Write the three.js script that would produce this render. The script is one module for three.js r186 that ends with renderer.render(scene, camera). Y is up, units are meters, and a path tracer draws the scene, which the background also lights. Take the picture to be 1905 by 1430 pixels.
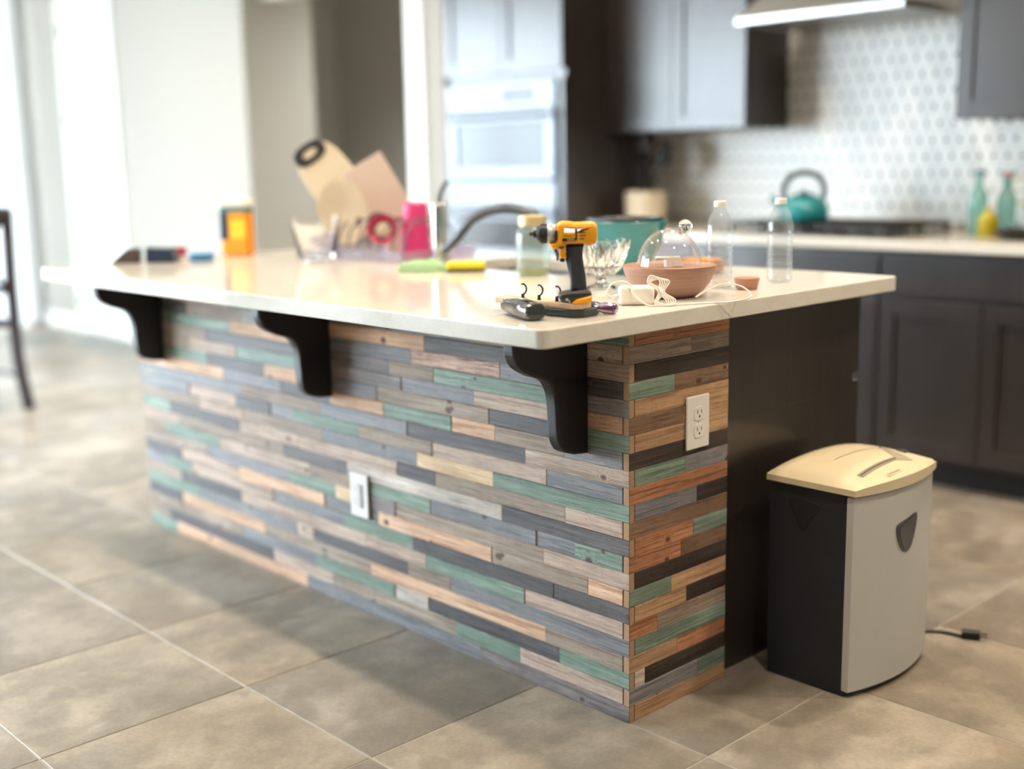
import * as THREE from 'three';
import { RoundedBoxGeometry } from 'three/addons/geometries/RoundedBoxGeometry.js';
import { mergeGeometries, mergeVertices, toCreasedNormals } from 'three/addons/utils/BufferGeometryUtils.js';
import { RectAreaLightUniformsLib } from 'three/addons/lights/RectAreaLightUniformsLib.js';

RectAreaLightUniformsLib.init();
// ---------------------------------------------------------------- camera, sky, exposure
const scene = new THREE.Scene();
const renderer = new THREE.WebGLRenderer({ antialias: true });
renderer.toneMapping = THREE.LinearToneMapping;
renderer.toneMappingExposure = 0.97;
renderer.shadowMap.enabled = true;
const camera = new THREE.PerspectiveCamera(35.516, 1905 / 1430, 0.05, 200);
{
  const yaw = -0.814926, pitch = -0.183214, roll = -0.018695;
  const fw = new THREE.Vector3(Math.sin(yaw) * Math.cos(pitch), Math.sin(pitch), -Math.cos(yaw) * Math.cos(pitch));
  const r = new THREE.Vector3().crossVectors(fw, new THREE.Vector3(0, 1, 0)).normalize();
  const u = new THREE.Vector3().crossVectors(r, fw);
  const r2 = r.clone().multiplyScalar(Math.cos(roll)).addScaledVector(u, Math.sin(roll));
  const u2 = u.clone().multiplyScalar(Math.cos(roll)).addScaledVector(r, -Math.sin(roll));
  camera.quaternion.setFromRotationMatrix(new THREE.Matrix4().makeBasis(r2, u2, fw.clone().negate()));
  camera.position.set(1.6239, 1.2202, 1.86678);
}
camera.focus = 2.56;
camera.userData.fStop = 0.92;
scene.add(camera);
const DAY = new THREE.Color().setRGB(0.75, 0.89, 1.0);
scene.background = DAY;
scene.backgroundIntensity = 36;
const WARM = new THREE.Color().setRGB(1.0, 0.83, 0.62);
const COOL = new THREE.Color().setRGB(0.92, 0.97, 0.94);
const CAN_POWER = 9;

// ---------------------------------------------------------------- helpers
let seed = 12345;
const rnd = () => { seed = (seed * 1664525 + 1013904223) >>> 0; return seed / 4294967296; };
const rr = (a, b) => a + (b - a) * rnd();
const taken = {};
const numbered = (n) => { const k = taken[n] = (taken[n] ?? -1) + 1; return k ? n + '_' + String(k).padStart(3, '0') : n; };
function thing(name, label, category, pos = [0, 0, 0], turn = 0, group) {
  const o = new THREE.Group(); o.name = numbered(name); o.position.set(...pos); o.rotation.y = turn;
  o.userData = { label, category }; if (group) o.userData.group = group;
  scene.add(o); return o;
}
function structure(name, label) { const o = new THREE.Group(); o.name = numbered(name); o.userData = { kind: 'structure', label, category: name.split('_')[0] }; scene.add(o); return o; }
function part(name, geo, mat, parent, label) {
  const m = new THREE.Mesh(geo, mat); m.name = name; m.castShadow = m.receiveShadow = true; if (label) m.userData.label = label;
  parent.add(m); return m;
}
function clean(g) { g = g.index ? g.toNonIndexed() : g; for (const k of Object.keys(g.attributes)) if (!['position', 'normal', 'uv'].includes(k)) g.deleteAttribute(k); if (!g.attributes.uv) g.setAttribute('uv', new THREE.BufferAttribute(new Float32Array(g.attributes.position.count * 2), 2)); g.clearGroups(); return g; }
const merge = (...gs) => mergeGeometries(gs.flat().map(clean));
const bx = (x0, x1, y0, y1, z0, z1) => new THREE.BoxGeometry(x1 - x0, y1 - y0, z1 - z0).translate((x0 + x1) / 2, (y0 + y1) / 2, (z0 + z1) / 2);
const rb = (x0, x1, y0, y1, z0, z1, r = 0.004, s = 2) => new RoundedBoxGeometry(x1 - x0, y1 - y0, z1 - z0, s, Math.min(r, (x1 - x0) / 2.01, (y1 - y0) / 2.01, (z1 - z0) / 2.01)).translate((x0 + x1) / 2, (y0 + y1) / 2, (z0 + z1) / 2);
const cyl = (r0, r1, h, y = 0, n = 32) => new THREE.CylinderGeometry(r1, r0, h, n).translate(0, y + h / 2, 0);
const lathe = (pts, n = 48) => new THREE.LatheGeometry(pts.map(([r, y]) => new THREE.Vector2(Math.max(r, 1e-5), y)), n);
const tube = (pts, r, n = 40, rs = 8, closed = false) => new THREE.TubeGeometry(new THREE.CatmullRomCurve3(pts.map((q) => new THREE.Vector3(...q)), closed), n, r, rs, closed);
function rod(a, b, r, n = 12) { const A = new THREE.Vector3(...a), B = new THREE.Vector3(...b), d = B.clone().sub(A); const g = new THREE.CylinderGeometry(r, r, d.length(), n); g.applyQuaternion(new THREE.Quaternion().setFromUnitVectors(new THREE.Vector3(0, 1, 0), d.clone().normalize())); return g.translate(...A.add(B).multiplyScalar(0.5).toArray()); }
function extrude(pts, depth, bevel = 0, holes = [], seg = 3) {
  const s = new THREE.Shape(pts.map(([x, y]) => new THREE.Vector2(x, y)));
  for (const h of holes) s.holes.push(new THREE.Path(h.map(([x, y]) => new THREE.Vector2(x, y))));
  return new THREE.ExtrudeGeometry(s, { depth: depth - 2 * bevel, bevelEnabled: bevel > 0, bevelSize: bevel, bevelThickness: bevel, bevelOffset: -bevel, bevelSegments: seg, steps: 1, curveSegments: 24 }).translate(0, 0, -depth / 2 + bevel);
}
function spline(pts, n = 40, closed = false) { return new THREE.CatmullRomCurve3(pts.map(([x, y]) => new THREE.Vector3(x, y, 0)), closed, 'catmullrom', 0.5).getPoints(n).map((v) => [v.x, v.y]); }
const smooth = (g, a = 0.7) => toCreasedNormals(mergeVertices((() => { const c = g.clone(); c.deleteAttribute('normal'); c.deleteAttribute('uv'); return c; })(), 1e-5), a);
// uv in metres by the way a face points
function metric(g, s = 1, ou = 0, ov = 0) {
  g = g.index ? g.toNonIndexed() : g; g.computeBoundingBox(); const p = g.attributes.position, n = g.attributes.normal, uv = new Float32Array(p.count * 2);
  for (let i = 0; i < p.count; i++) {
    const ax = Math.abs(n.getX(i)), ay = Math.abs(n.getY(i)), az = Math.abs(n.getZ(i));
    let a, b; if (ay >= ax && ay >= az) { a = p.getX(i); b = p.getZ(i); } else if (ax >= az) { a = p.getZ(i); b = p.getY(i); } else { a = p.getX(i); b = p.getY(i); }
    uv[2 * i] = a / s + ou; uv[2 * i + 1] = b / s + ov;
  }
  g.setAttribute('uv', new THREE.BufferAttribute(uv, 2)); return g;
}

// ---------------------------------------------------------------- textures
const H = (x, y, s) => { let h = (x * 374761393 + y * 668265263 + s * 2147483647 + s * 69069) | 0; h = Math.imul(h ^ (h >>> 13), 1274126177); h ^= h >>> 16; h = Math.imul(h, 0x85ebca6b); return ((h ^ (h >>> 15)) >>> 0) / 4294967296; };
function pn(u, v, fx, fy, s) {   // value noise that repeats over the unit square
  const x = u * fx, y = v * fy; let x0 = Math.floor(x), y0 = Math.floor(y); let a = x - x0, b = y - y0; a = a * a * (3 - 2 * a); b = b * b * (3 - 2 * b);
  const m = (k, f) => ((k % f) + f) % f, X0 = m(x0, fx), X1 = m(x0 + 1, fx), Y0 = m(y0, fy), Y1 = m(y0 + 1, fy);
  return (H(X0, Y0, s) * (1 - a) + H(X1, Y0, s) * a) * (1 - b) + (H(X0, Y1, s) * (1 - a) + H(X1, Y1, s) * a) * b;
}
function fbm(u, v, fx, fy, s, o = 4) { let t = 0, w = 0.5, n = 0; for (let i = 0; i < o; i++) { t += w * pn(u, v, fx << i, fy << i, s + i * 17); n += w; w *= 0.55; } return t / n; }
function tex(w, h, f, srgb = true) {
  const d = new Uint8Array(w * h * 4);
  for (let y = 0; y < h; y++) for (let x = 0; x < w; x++) { const c = f((x + 0.5) / w, (y + 0.5) / h), i = (y * w + x) * 4; for (let k = 0; k < 3; k++) d[i + k] = Math.max(0, Math.min(255, c[k])); d[i + 3] = 255; }
  const t = new THREE.DataTexture(d, w, h); t.wrapS = t.wrapT = THREE.RepeatWrapping; t.magFilter = THREE.LinearFilter; t.minFilter = THREE.LinearMipmapLinearFilter; t.generateMipmaps = true; if (srgb) t.colorSpace = THREE.SRGBColorSpace; t.needsUpdate = true; return t;
}
const mix = (a, b, t) => a.map((x, i) => x + (b[i] - x) * t), clamp = (x) => Math.max(0, Math.min(1, x)), step = (a, b, x) => { const t = clamp((x - a) / (b - a)); return t * t * (3 - 2 * t); };
const std = (color, roughness = 0.6, more = {}) => new THREE.MeshPhysicalMaterial({ color, roughness, ...more });
const glassy = (more = {}) => new THREE.MeshPhysicalMaterial({ color: 0xffffff, roughness: 0.02, transmission: 1, thickness: 0.01, ior: 1.5, ...more });
const sheetGlass = (more = {}) => new THREE.MeshPhysicalMaterial({ color: 0xffffff, roughness: 0.03, transmission: 1, thickness: 0, ior: 1.5, ...more });

// reclaimed wood: one texture per paint, 0.9 m x 0.225 m
const woodBump = tex(1024, 256, (u, v) => {
  const g = fbm(u, v, 6, 90, 5, 3), c = pn(u, v, 14, 150, 9), p = fbm(u, v, 60, 60, 21, 2);
  const k = 150 + 90 * (g - 0.5) - (c > 0.86 ? 80 : 0) - (p > 0.74 ? 60 : 0); return [k, k, k];
}, false);
function woodTex(s, base, dark, light, bare, wear, knots = 5, grain = 1, tint = base[0] > base[2] + 12 ? [1.08, 1.06, 1.04] : [1.08, 1.06, 1.04]) {
  const kn = []; for (let i = 0; i < knots; i++) kn.push([H(i, 1, s), H(i, 2, s), 0.005 + 0.007 * H(i, 3, s)]);
  return tex(1024, 256, (u, v) => {
    let vv = v + 0.012 * (fbm(u, v, 4, 6, s + 3, 2) - 0.5), kd = 0;
    for (const [ku, kv, kr] of kn) {
      let du = Math.abs(u - ku); du = Math.min(du, 1 - du) * 0.9; let dv = Math.abs(v - kv); dv = Math.min(dv, 1 - dv) * 0.225;
      const d = Math.hypot(du * 0.7, dv) / kr; kd = Math.max(kd, 1 - step(0.35, 1.05, d) * 1); if (d < 4) vv += 0.05 * Math.exp(-d * d * 0.4) * Math.sin(d * 7);
    }
    const g = fbm(u, vv, 5, 40, s, 4), f = pn(u, vv, 24, 230, s + 7), cl = fbm(u, v, 4, 3, s + 11, 3), pit = pn(u, v, 190, 120, s + 31);
    let c = mix(base, dark, clamp(grain * (0.9 * step(0.52, 0.78, g) + 0.6 * step(0.58, 0.86, f) + 0.35 * step(0.7, 0.9, pn(u, vv, 60, 250, s + 8)))));
    c = mix(c, light, clamp(0.7 * step(0.5, 0.75, 1 - g) * step(0.35, 0.7, cl)));
    c = c.map((x) => x * (0.88 + 0.24 * cl));
    const w = step(1 - wear, 1.12 - wear, 0.55 * fbm(u, vv, 12, 70, s + 41, 3) + 0.45 * fbm(u, v, 7, 5, s + 47, 3)); c = mix(c, bare, 0.8 * w);
    c = mix(c, [66, 45, 36], 0.8 * kd); if (pit > 0.965) c = c.map((x) => x * 0.55);
    return c.map((x, i) => x * tint[i]);
  });
}
const BARE = [188, 160, 136];
const PAINT = {
  G: woodTex(101, [114, 134, 122], [82, 100, 92], [150, 166, 156], [172, 174, 162], 0.34, 3, 0.9),
  S: woodTex(202, [126, 127, 132], [92, 94, 102], [156, 156, 158], [160, 152, 146], 0.36, 4, 1.0),
  D: woodTex(303, [82, 79, 82], [56, 54, 58], [108, 104, 106], [132, 124, 118], 0.26, 4, 1.0),
  T: woodTex(404, [176, 158, 145], [140, 122, 110], [200, 186, 174], [196, 178, 164], 0.34, 6, 1.1),
  B: woodTex(505, [148, 134, 122], [112, 99, 90], [174, 160, 148], [166, 150, 138], 0.34, 6, 1.1),
  O: woodTex(606, [196, 164, 138], [160, 124, 98], [216, 190, 166], [208, 180, 154], 0.34, 6, 1.2),
  M: woodTex(707, [126, 118, 118], [92, 86, 88], [162, 154, 152], [160, 148, 140], 0.40, 4, 1.1),
  W: woodTex(808, [188, 181, 174], [148, 140, 134], [212, 207, 202], [182, 166, 152], 0.40, 3, 1.1),
  Y: woodTex(909, [206, 184, 152], [178, 152, 120], [224, 206, 178], [214, 194, 166], 0.34, 3, 1.1),
  P: woodTex(1010, [190, 162, 147], [112, 88, 80], [222, 202, 190], [212, 186, 170], 0.46, 4, 1.5),
  K: woodTex(1111, [176, 144, 112], [140, 110, 82], [198, 168, 136], [190, 160, 128], 0.34, 6, 1.1),
  R: woodTex(1212, [170, 122, 90], [128, 84, 60], [192, 148, 114], [188, 146, 112], 0.34, 8, 1.2),
  N: woodTex(1414, [64, 55, 52], [44, 38, 37], [84, 74, 68], [104, 92, 84], 0.24, 4, 1.0),
  U: woodTex(1313, [126, 101, 82], [96, 74, 60], [150, 124, 102], [146, 120, 98], 0.34, 5, 1.1),
};
const WOOD = {}; for (const k in PAINT) WOOD[k] = new THREE.MeshPhysicalMaterial({ map: PAINT[k], bumpMap: woodBump, bumpScale: 0.0016, roughness: 'GSDMN'.includes(k) ? 0.52 : 0.62, specularIntensity: 0.8 });
const END_GRAIN = std(new THREE.Color(0xc09a74), 0.8, { map: tex(128, 128, (u, v) => { const r = Math.sin(60 * Math.hypot(u - 0.5, v + 0.6) + 3 * fbm(u, v, 4, 4, 3, 2)); const k = 225 + 18 * r + 30 * (pn(u, v, 40, 40, 4) - 0.5); return [k, k, k]; }) });

const quartz = (() => {
  const t = tex(1024, 1024, (u, v) => {
    const a = pn(u, v, 230, 230, 71), b = pn(u, v, 140, 140, 72), c = fbm(u, v, 12, 12, 73, 3); let col = [223, 218, 208].map((x) => x * (0.97 + 0.05 * c));
    if (a > 0.93) col = mix(col, [150, 140, 128], 0.75); else if (a < 0.05) col = mix(col, [246, 242, 234], 0.8); if (b > 0.955) col = mix(col, [120, 110, 100], 0.6); return col;
  });
  return new THREE.MeshPhysicalMaterial({ map: t, roughness: 0.09, ior: 1.52 });
})();
const tileTex = tex(1024, 1024, (u, v) => {
  const a = fbm(u, v, 5, 5, 81, 6), b = fbm(u + 0.08 * a, v + 0.1 * a, 9, 13, 82, 5), c = pn(u, v, 300, 300, 83), d = fbm(u, v, 3, 3, 84, 3);
  let col = mix([130, 124, 116], [164, 157, 147], step(0.32, 0.68, 0.4 * a + 0.6 * b)); col = mix(col, [148, 133, 116], 0.45 * step(0.45, 0.72, d)); col = mix(col, [182, 176, 167], 0.4 * step(0.56, 0.74, b)); col = col.map((x) => x * (0.93 + 0.14 * fbm(u, v, 40, 34, 88, 3)));
  col = mix(col, [112, 106, 98], 0.3 * step(0.64, 0.8, fbm(u, v, 16, 12, 85, 3))); return col.map((x) => x * (0.96 + 0.08 * c));
});
const tileBump = tex(512, 512, (u, v) => { const k = 255 * (0.7 * fbm(u, v, 10, 10, 86, 5) + 0.3 * pn(u, v, 120, 120, 87)); return [k, k, k]; }, false);
const TILE = [0, 1, 2, 3].map((i) => new THREE.MeshPhysicalMaterial({ map: tileTex, bumpMap: tileBump, bumpScale: 0.0008, color: [0xffffff, 0xf4f1ec, 0xfffaf2, 0xeeebe8][i], roughness: 0.36 + 0.02 * i }));
const M = {
  grout: std(0xaaa69d, 0.9), wall: std(0xa39e96, 0.85), ceiling: std(0xf0eeea, 0.9), trim: std(0xf1f1ee, 0.45),
  black: std(0x090a0d, 0.45), outlet: std(0xf2f0ec, 0.32), slot: std(0x1c1a18, 0.6), screw: std(0xd9d6d0, 0.3, { metalness: 0.4 }),
  cabinet: std(0xffffff, 0.4, { map: tex(512, 512, (u, v) => { const g = fbm(u, v, 90, 3, 91, 3); return mix([34, 29, 28], [48, 41, 38], g).map((x) => x * (0.92 + 0.16 * fbm(u, v, 5, 4, 92, 2))); }), clearcoat: 0.5, clearcoatRoughness: 0.2 }),
  dark: std(0x15120f, 0.7), hoodSteel: std(0xb4b5b6, 0.3, { metalness: 1 }), steel: std(0x66686c, 0.38, { metalness: 1 }), brushed: std(0x9c9d9f, 0.36, { metalness: 1 }), chrome: std(0xdedfe2, 0.08, { metalness: 1 }), ovenGlass: std(0x0b0d10, 0.14, { specularIntensity: 0.6 }),
  yellow: std(0xf2a60e, 0.38), drillBlack: std(0x23262c, 0.5), rubber: std(0x2b3038, 0.62), silver: std(0xc4c6c8, 0.34, { metalness: 0.35 }), plasticBlack: std(0x101216, 0.08, { clearcoat: 1, clearcoatRoughness: 0.03 }),
  slate: std(0x343d42, 0.42), whitePlastic: std(0xf0ece4, 0.3), cream: std(0xd9cbb2, 0.45), rose: std(0xffffff, 0.42, { map: tex(256, 256, (u, v) => mix([152, 112, 95], [170, 130, 112], fbm(u, v, 3, 40, 95, 3))) }), terracotta: std(0xa87860, 0.5), teal: std(0x1f8288, 0.3), tealDark: std(0x22868d, 0.25, { clearcoat: 0.6 }),
  pink: std(0xd63a76, 0.4), red: std(0xb2264e, 0.35), green: std(0x98bb8e, 0.95), yellowSponge: std(0xe4cf36, 0.95), scour: std(0x4a4a30, 1), navy: std(0x22334a, 0.4), blue: std(0x2f7fb5, 0.4), orange: std(0xf09a22, 0.45), brownDark: std(0x4a4038, 0.6),
  lidWhite: std(0xf3eee4, 0.4), shredBlack: std(0x1b2129, 0.6, { bumpMap: tileBump, bumpScale: 0.0003 }), shredGrey: std(0xc4c4c0, 0.42), shredLid: std(0xd8c9a8, 0.45), purple: std(0x6a3f78, 0.15, { transmission: 0.35, thickness: 0.02 }), clearRed: std(0xa04a5a, 0.15),
  mat: std(0x8f9290, 0.95), chairWood: std(0x3a3138, 0.5), concrete: std(0xb8b2a8, 0.9),
};

// ---------------------------------------------------------------- the room
const FZ = -2.82;
{
  const T = 0.4962, X0 = 0.2132 - 3 * T, Z0 = -0.0017, g = 0.0022, floor = structure('floor', 'taupe stone-look square floor tiles with pale grout');
  part('grout', bx(-8.1, 3.7, -0.06, -0.0018, -5.1, 4.7), M.grout, floor);
  const V = [0, 1, 2, 3].map(() => null), variants = [];
  for (let i = 0; i < 10; i++) {
    const h = T - 2 * g, c = 0.0012, geo = new THREE.BufferGeometry(), o = h / 2, q = o - c;
    const P = [[-q, 0, -q], [q, 0, -q], [q, 0, q], [-q, 0, q], [-o, -c, -o], [o, -c, -o], [o, -c, o], [-o, -c, o], [-o, -0.01, -o], [o, -0.01, -o], [o, -0.01, o], [-o, -0.01, o]];
    const F = [[3, 2, 1, 0]]; for (let k = 0; k < 4; k++) { const n = (k + 1) % 4; F.push([k, n, 4 + n, 4 + k], [4 + k, 4 + n, 8 + n, 8 + k]); }
    const pos = [], uv = [], ou = rnd(), ov = rnd(), rot = Math.floor(rnd() * 2);
    for (const f of F) for (const k of [f[0], f[1], f[2], f[0], f[2], f[3]]) { pos.push(...P[k]); const [a, , b] = P[k]; uv.push((rot ? b : a) / 1.7 + ou, (rot ? a : b) / 1.7 + ov); }
    geo.setAttribute('position', new THREE.Float32BufferAttribute(pos, 3)); geo.setAttribute('uv', new THREE.Float32BufferAttribute(uv, 2)); geo.computeVertexNormals(); variants.push(geo);
  }
  camera.updateMatrixWorld(); camera.updateProjectionMatrix();
  const fr = new THREE.Frustum().setFromProjectionMatrix(new THREE.Matrix4().multiplyMatrices(camera.projectionMatrix, camera.matrixWorldInverse)), rest = [];
  for (let i = -15; i < 10; i++) for (let j = -11; j < 10; j++) {
    const cx = X0 + (i + 0.5) * T, cz = Z0 + (j + 0.5) * T; if (cx < -8.05 || cx > 3.6 || cz > 4.55 || cz < -5) continue;
    const geo = variants[Math.floor(rnd() * 10)], mat = TILE[Math.floor(rnd() * 4)];
    const seen = fr.intersectsSphere(new THREE.Sphere(new THREE.Vector3(cx, 0, cz), 0.3)) && cz > -3;
    if (seen) part('floor_tile', geo, mat, floor).position.set(cx, 0, cz); else rest.push(geo.clone().translate(cx, 0, cz));
  }
  part('tile_field', merge(rest), TILE[0], floor).userData.kind = 'stuff';
}
const CH = 3.05;
{
  const ceiling = structure('ceiling', 'plain white ceiling'); part('ceiling_panel', bx(-8.2, 3.8, CH, CH + 0.15, -5.2, 4.8), M.ceiling, ceiling);
  const wr = structure('wall_right', 'plain greige side wall'); part('wall_panel', bx(3.6, 3.75, 0, CH, -2.97, 4.75), M.wall, wr);
  const hall = structure('wall_hall', 'greige hallway walls behind the island'); part('wall_panel', merge(bx(-8.1, -3.15, 0, CH, -5.15, -5), bx(-3.3, -3.15, 0, CH, -5, -2.4)), M.wall, hall);
  part('wall_end', bx(-3.3, -3.15, 0, CH, -2.4, -2.2), M.wall, hall); const ws = structure('wall_closet', 'pale wall with a white door in it'); part('wall_panel', bx(-8, -4.8, 0, CH, -2.54, -2.05), M.wall, ws);
  // walls with window openings
  const wl = structure('wall_left', 'greige wall with two tall windows'); part('wall_panel', merge(bx(-8.15, -8, 0, CH, -5.15, -1.93), bx(-8.15, -8, 2.8, CH, -1.93, -0.6), bx(-8.15, -8, 0, CH, -0.6, 1.2), bx(-8.15, -8, 0, CH, 4.3, 4.75), bx(-8.15, -8, 2.8, CH, 1.2, 4.3)), M.wall, wl);
  const wf = structure('wall_front', 'pale wall with two tall windows'); part('wall_panel', merge(bx(-8, -7.7, 0, CH, 4.6, 4.75), bx(-7.7, -6.2, 2.8, CH, 4.6, 4.75), bx(-6.2, -6.0, 0, CH, 4.6, 4.75), bx(-6.0, -4.6, 2.8, CH, 4.6, 4.75), bx(-4.6, 3.75, 0, CH, 4.6, 4.75)), M.wall, wf);
  const win = (n, a, b, axis) => {
    const w = structure('window_' + n, 'tall white-framed window letting in daylight'); const F = 0.06, L = b - a, gs = [];
    const put = (u0, u1, y0, y1, d0, d1) => axis === 'x' ? bx(u0, u1, y0, y1, 4.675 + d0, 4.675 + d1) : bx(-8.075 + d0, -8.075 + d1, y0, y1, u0, u1);
    part('window_frame', merge(put(a, a + F, 0, 2.8, -0.05, 0.05), put(b - F, b, 0, 2.8, -0.05, 0.05), put(a + F, b - F, 2.74, 2.8, -0.05, 0.05), put(a + F, b - F, 0, F, -0.05, 0.05), put((a + b) / 2 - F / 2, (a + b) / 2 + F / 2, F, 2.74, -0.05, 0.05)), M.trim, w);
    part('window_pane', put(a + F, (a + b) / 2 - F / 2, F, 2.74, -0.003, 0.003), sheetGlass(), w); part('window_pane', put((a + b) / 2 + F / 2, b - F, F, 2.74, -0.003, 0.003), sheetGlass(), w);
  };
  win(1, -7.7, -6.2, 'x'); win(2, -6.0, -4.6, 'x'); win(3, 1.2, 4.3, 'z'); win(4, -1.93, -0.6, 'z');
  const pg = structure('ground_outside', 'pale concrete patio outside the windows'); part('patio_slab', merge(bx(-25, -8.16, -0.12, -0.06, -15, 25), bx(-8.16, 25, -0.12, -0.06, 4.76, 25)), M.concrete, pg);
  // trims
  const t1 = structure('trim_1', 'white door casing beside the tall oven cabinet'); part('casing', rb(-3.44, -3.3, 0, 2.2, -2.32, -2.185, 0.004), M.trim, t1); part('casing_head', rb(-4.8, -3.3, 2.2, 2.34, -2.32, -2.185, 0.004), M.trim, t1);
  part('wall_panel', merge(bx(-4.8, -3.3, 2.34, CH, -2.32, -2.2)), M.wall, t1);
  const bb = structure('baseboard_closet', 'white baseboard'); part('board', rb(-8, -7.36, 0, 0.11, -2.05, -2.035), M.trim, bb); part('board', rb(-6.47, -4.8, 0, 0.11, -2.05, -2.035), M.trim, bb); part('board', rb(-4.8, -4.785, 0, 0.11, -2.54, -2.05), M.trim, bb);
  const bl = structure('baseboard_left', 'white baseboard'); part('board', rb(-8, -7.985, 0, 0.11, -0.6, 1.2), M.trim, bl);
  // white door
  const d = structure('door_1', 'white panelled interior door with steel hinges and a round knob');
  part('door_leaf', merge(rb(-7.26, -6.57, 0.012, 2.44, -2.05, -2.025, 0.003), rb(-7.14, -6.69, 1.12, 2.3, -2.026, -2.018, 0.004), rb(-7.14, -6.69, 0.25, 0.95, -2.026, -2.018, 0.004)), M.trim, d);
  part('casing', merge(rb(-7.36, -7.265, 0, 2.54, -2.05, -2.03, 0.004), rb(-6.565, -6.47, 0, 2.54, -2.05, -2.03, 0.004), rb(-7.36, -6.47, 2.445, 2.54, -2.05, -2.03, 0.004)), M.trim, d);
  for (const y of [0.24, 0.885, 1.58, 2.22]) part('hinge', rb(-7.275, -7.245, y - 0.045, y + 0.045, -2.03, -2.008, 0.003), M.brushed, d);
  const kn = part('door_knob', lathe([[0, 0], [0.03, 0], [0.03, 0.006], [0.011, 0.01], [0.011, 0.03], [0.024, 0.04], [0.028, 0.052], [0.02, 0.064], [0, 0.067]], 24).rotateX(Math.PI / 2), M.brushed, d); kn.position.set(-6.64, 0.92, -2.025);
}
{ // back wall and its diamond tile splashback
  const w = structure('wall_back', 'kitchen wall with a splashback of white diamond tiles and grey dots');
  part('wall_panel', bx(-3.15, 3.6, 0, CH, FZ - 0.15, FZ), M.wall, w);
  const bw = 0.0575, bh = 0.0665, z = FZ + 0.004, x0 = -2.32, x1 = 1.2, y0 = 0.913, y1 = 2.3;
  part('splash_grout', bx(x0, x1, y0, y1, FZ, FZ + 0.003), std(0xb9b7b2, 0.8), w);
  const marble = [0, 1, 2].map((i) => std([0xe6e5e1, 0xdcdbd8, 0xe9e7e2][i], 0.36));
  const s = 0.0012, dia = extrude([[0, -bh + 2 * s], [bw / 2 - s, 0], [0, bh - 2 * s], [-bw / 2 + s, 0]], 0.006, 0.001, [], 1), all = [], dots = [];
  for (let j = 0; j * bh + y0 < y1; j++) for (let i = 0; i * bw < x1 - x0; i++) {
    const x = x0 + (i + (j % 2 ? 0.5 : 0)) * bw + 0.01, y = y0 + j * bh + 0.03; if (y + bh > y1 + 0.05 || x > x1 - 0.02) continue;
    const hidden = (x < -1.53 || x > -0.55) ? y > 1.36 : y > 2.0; const inView = x < 0.05; all.push([x, y, hidden || !inView]); dots.push(new THREE.CylinderGeometry(0.0085, 0.0085, 0.003, 12).rotateX(Math.PI / 2).translate(x + bw / 2, y, z + 0.0036));
  }
  all.sort((a, b) => a[2] - b[2] || b[0] - a[0]); const rest = [];
  all.forEach(([x, y, far], n) => { if (n < 300 && !far) part('splash_tile', dia, marble[(n * 7) % 3], w).position.set(x, y, z); else rest.push(dia.clone().translate(x, y, z)); });
  part('splash_tile_field', merge(rest), marble[0], w).userData.kind = 'stuff';
  part('splash_dots', merge(dots), std(0x5c6066, 0.35), w).userData.kind = 'stuff';
}
// recessed ceiling lights
for (const [x, z, p, cool] of [[-2.4, 0.45, 1], [-1.2, 0.45, 1], [0.0, 0.45, 1], [-2.0, -1.55, 1], [-0.8, -1.55, 1], [0.4, -1.55, 1.5], [1.6, -1.55, 1.5], [1.4, 0.45, 1.2], [-5.2, 0.8, 0.6], [-5.2, -0.8, 0.6], [-5.0, -3.8, 7, 1], [-3.9, -3.6, 5, 1], [-3.7, -0.9, 1]]) {
  const t = thing('ceiling_light', cool ? 'round recessed hallway ceiling light with a cool glowing lens' : 'round recessed ceiling light with a warm glowing lens', 'ceiling light', [x, CH, z], 0, cool ? 'hallway ceiling lights' : 'recessed ceiling lights');
  part('trim_ring', lathe([[0.062, -0.001], [0.082, -0.001], [0.084, -0.006], [0.07, -0.012], [0.062, -0.006]], 32), M.trim, t);
  part('lens', new THREE.CylinderGeometry(0.061, 0.061, 0.004, 32).translate(0, -0.004, 0), std(0xffffff, 0.5, { emissive: cool ? COOL : WARM, emissiveIntensity: 14 }), t);
  const l = new THREE.SpotLight(cool ? COOL : WARM, CAN_POWER * p, 0, 1.15, 0.55, 2); l.position.set(0, -0.02, 0); l.target.position.set(0, -2, 0); l.castShadow = true; l.shadow.radius = 3; t.add(l, l.target); l.name = 'lamp';
}

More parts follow.
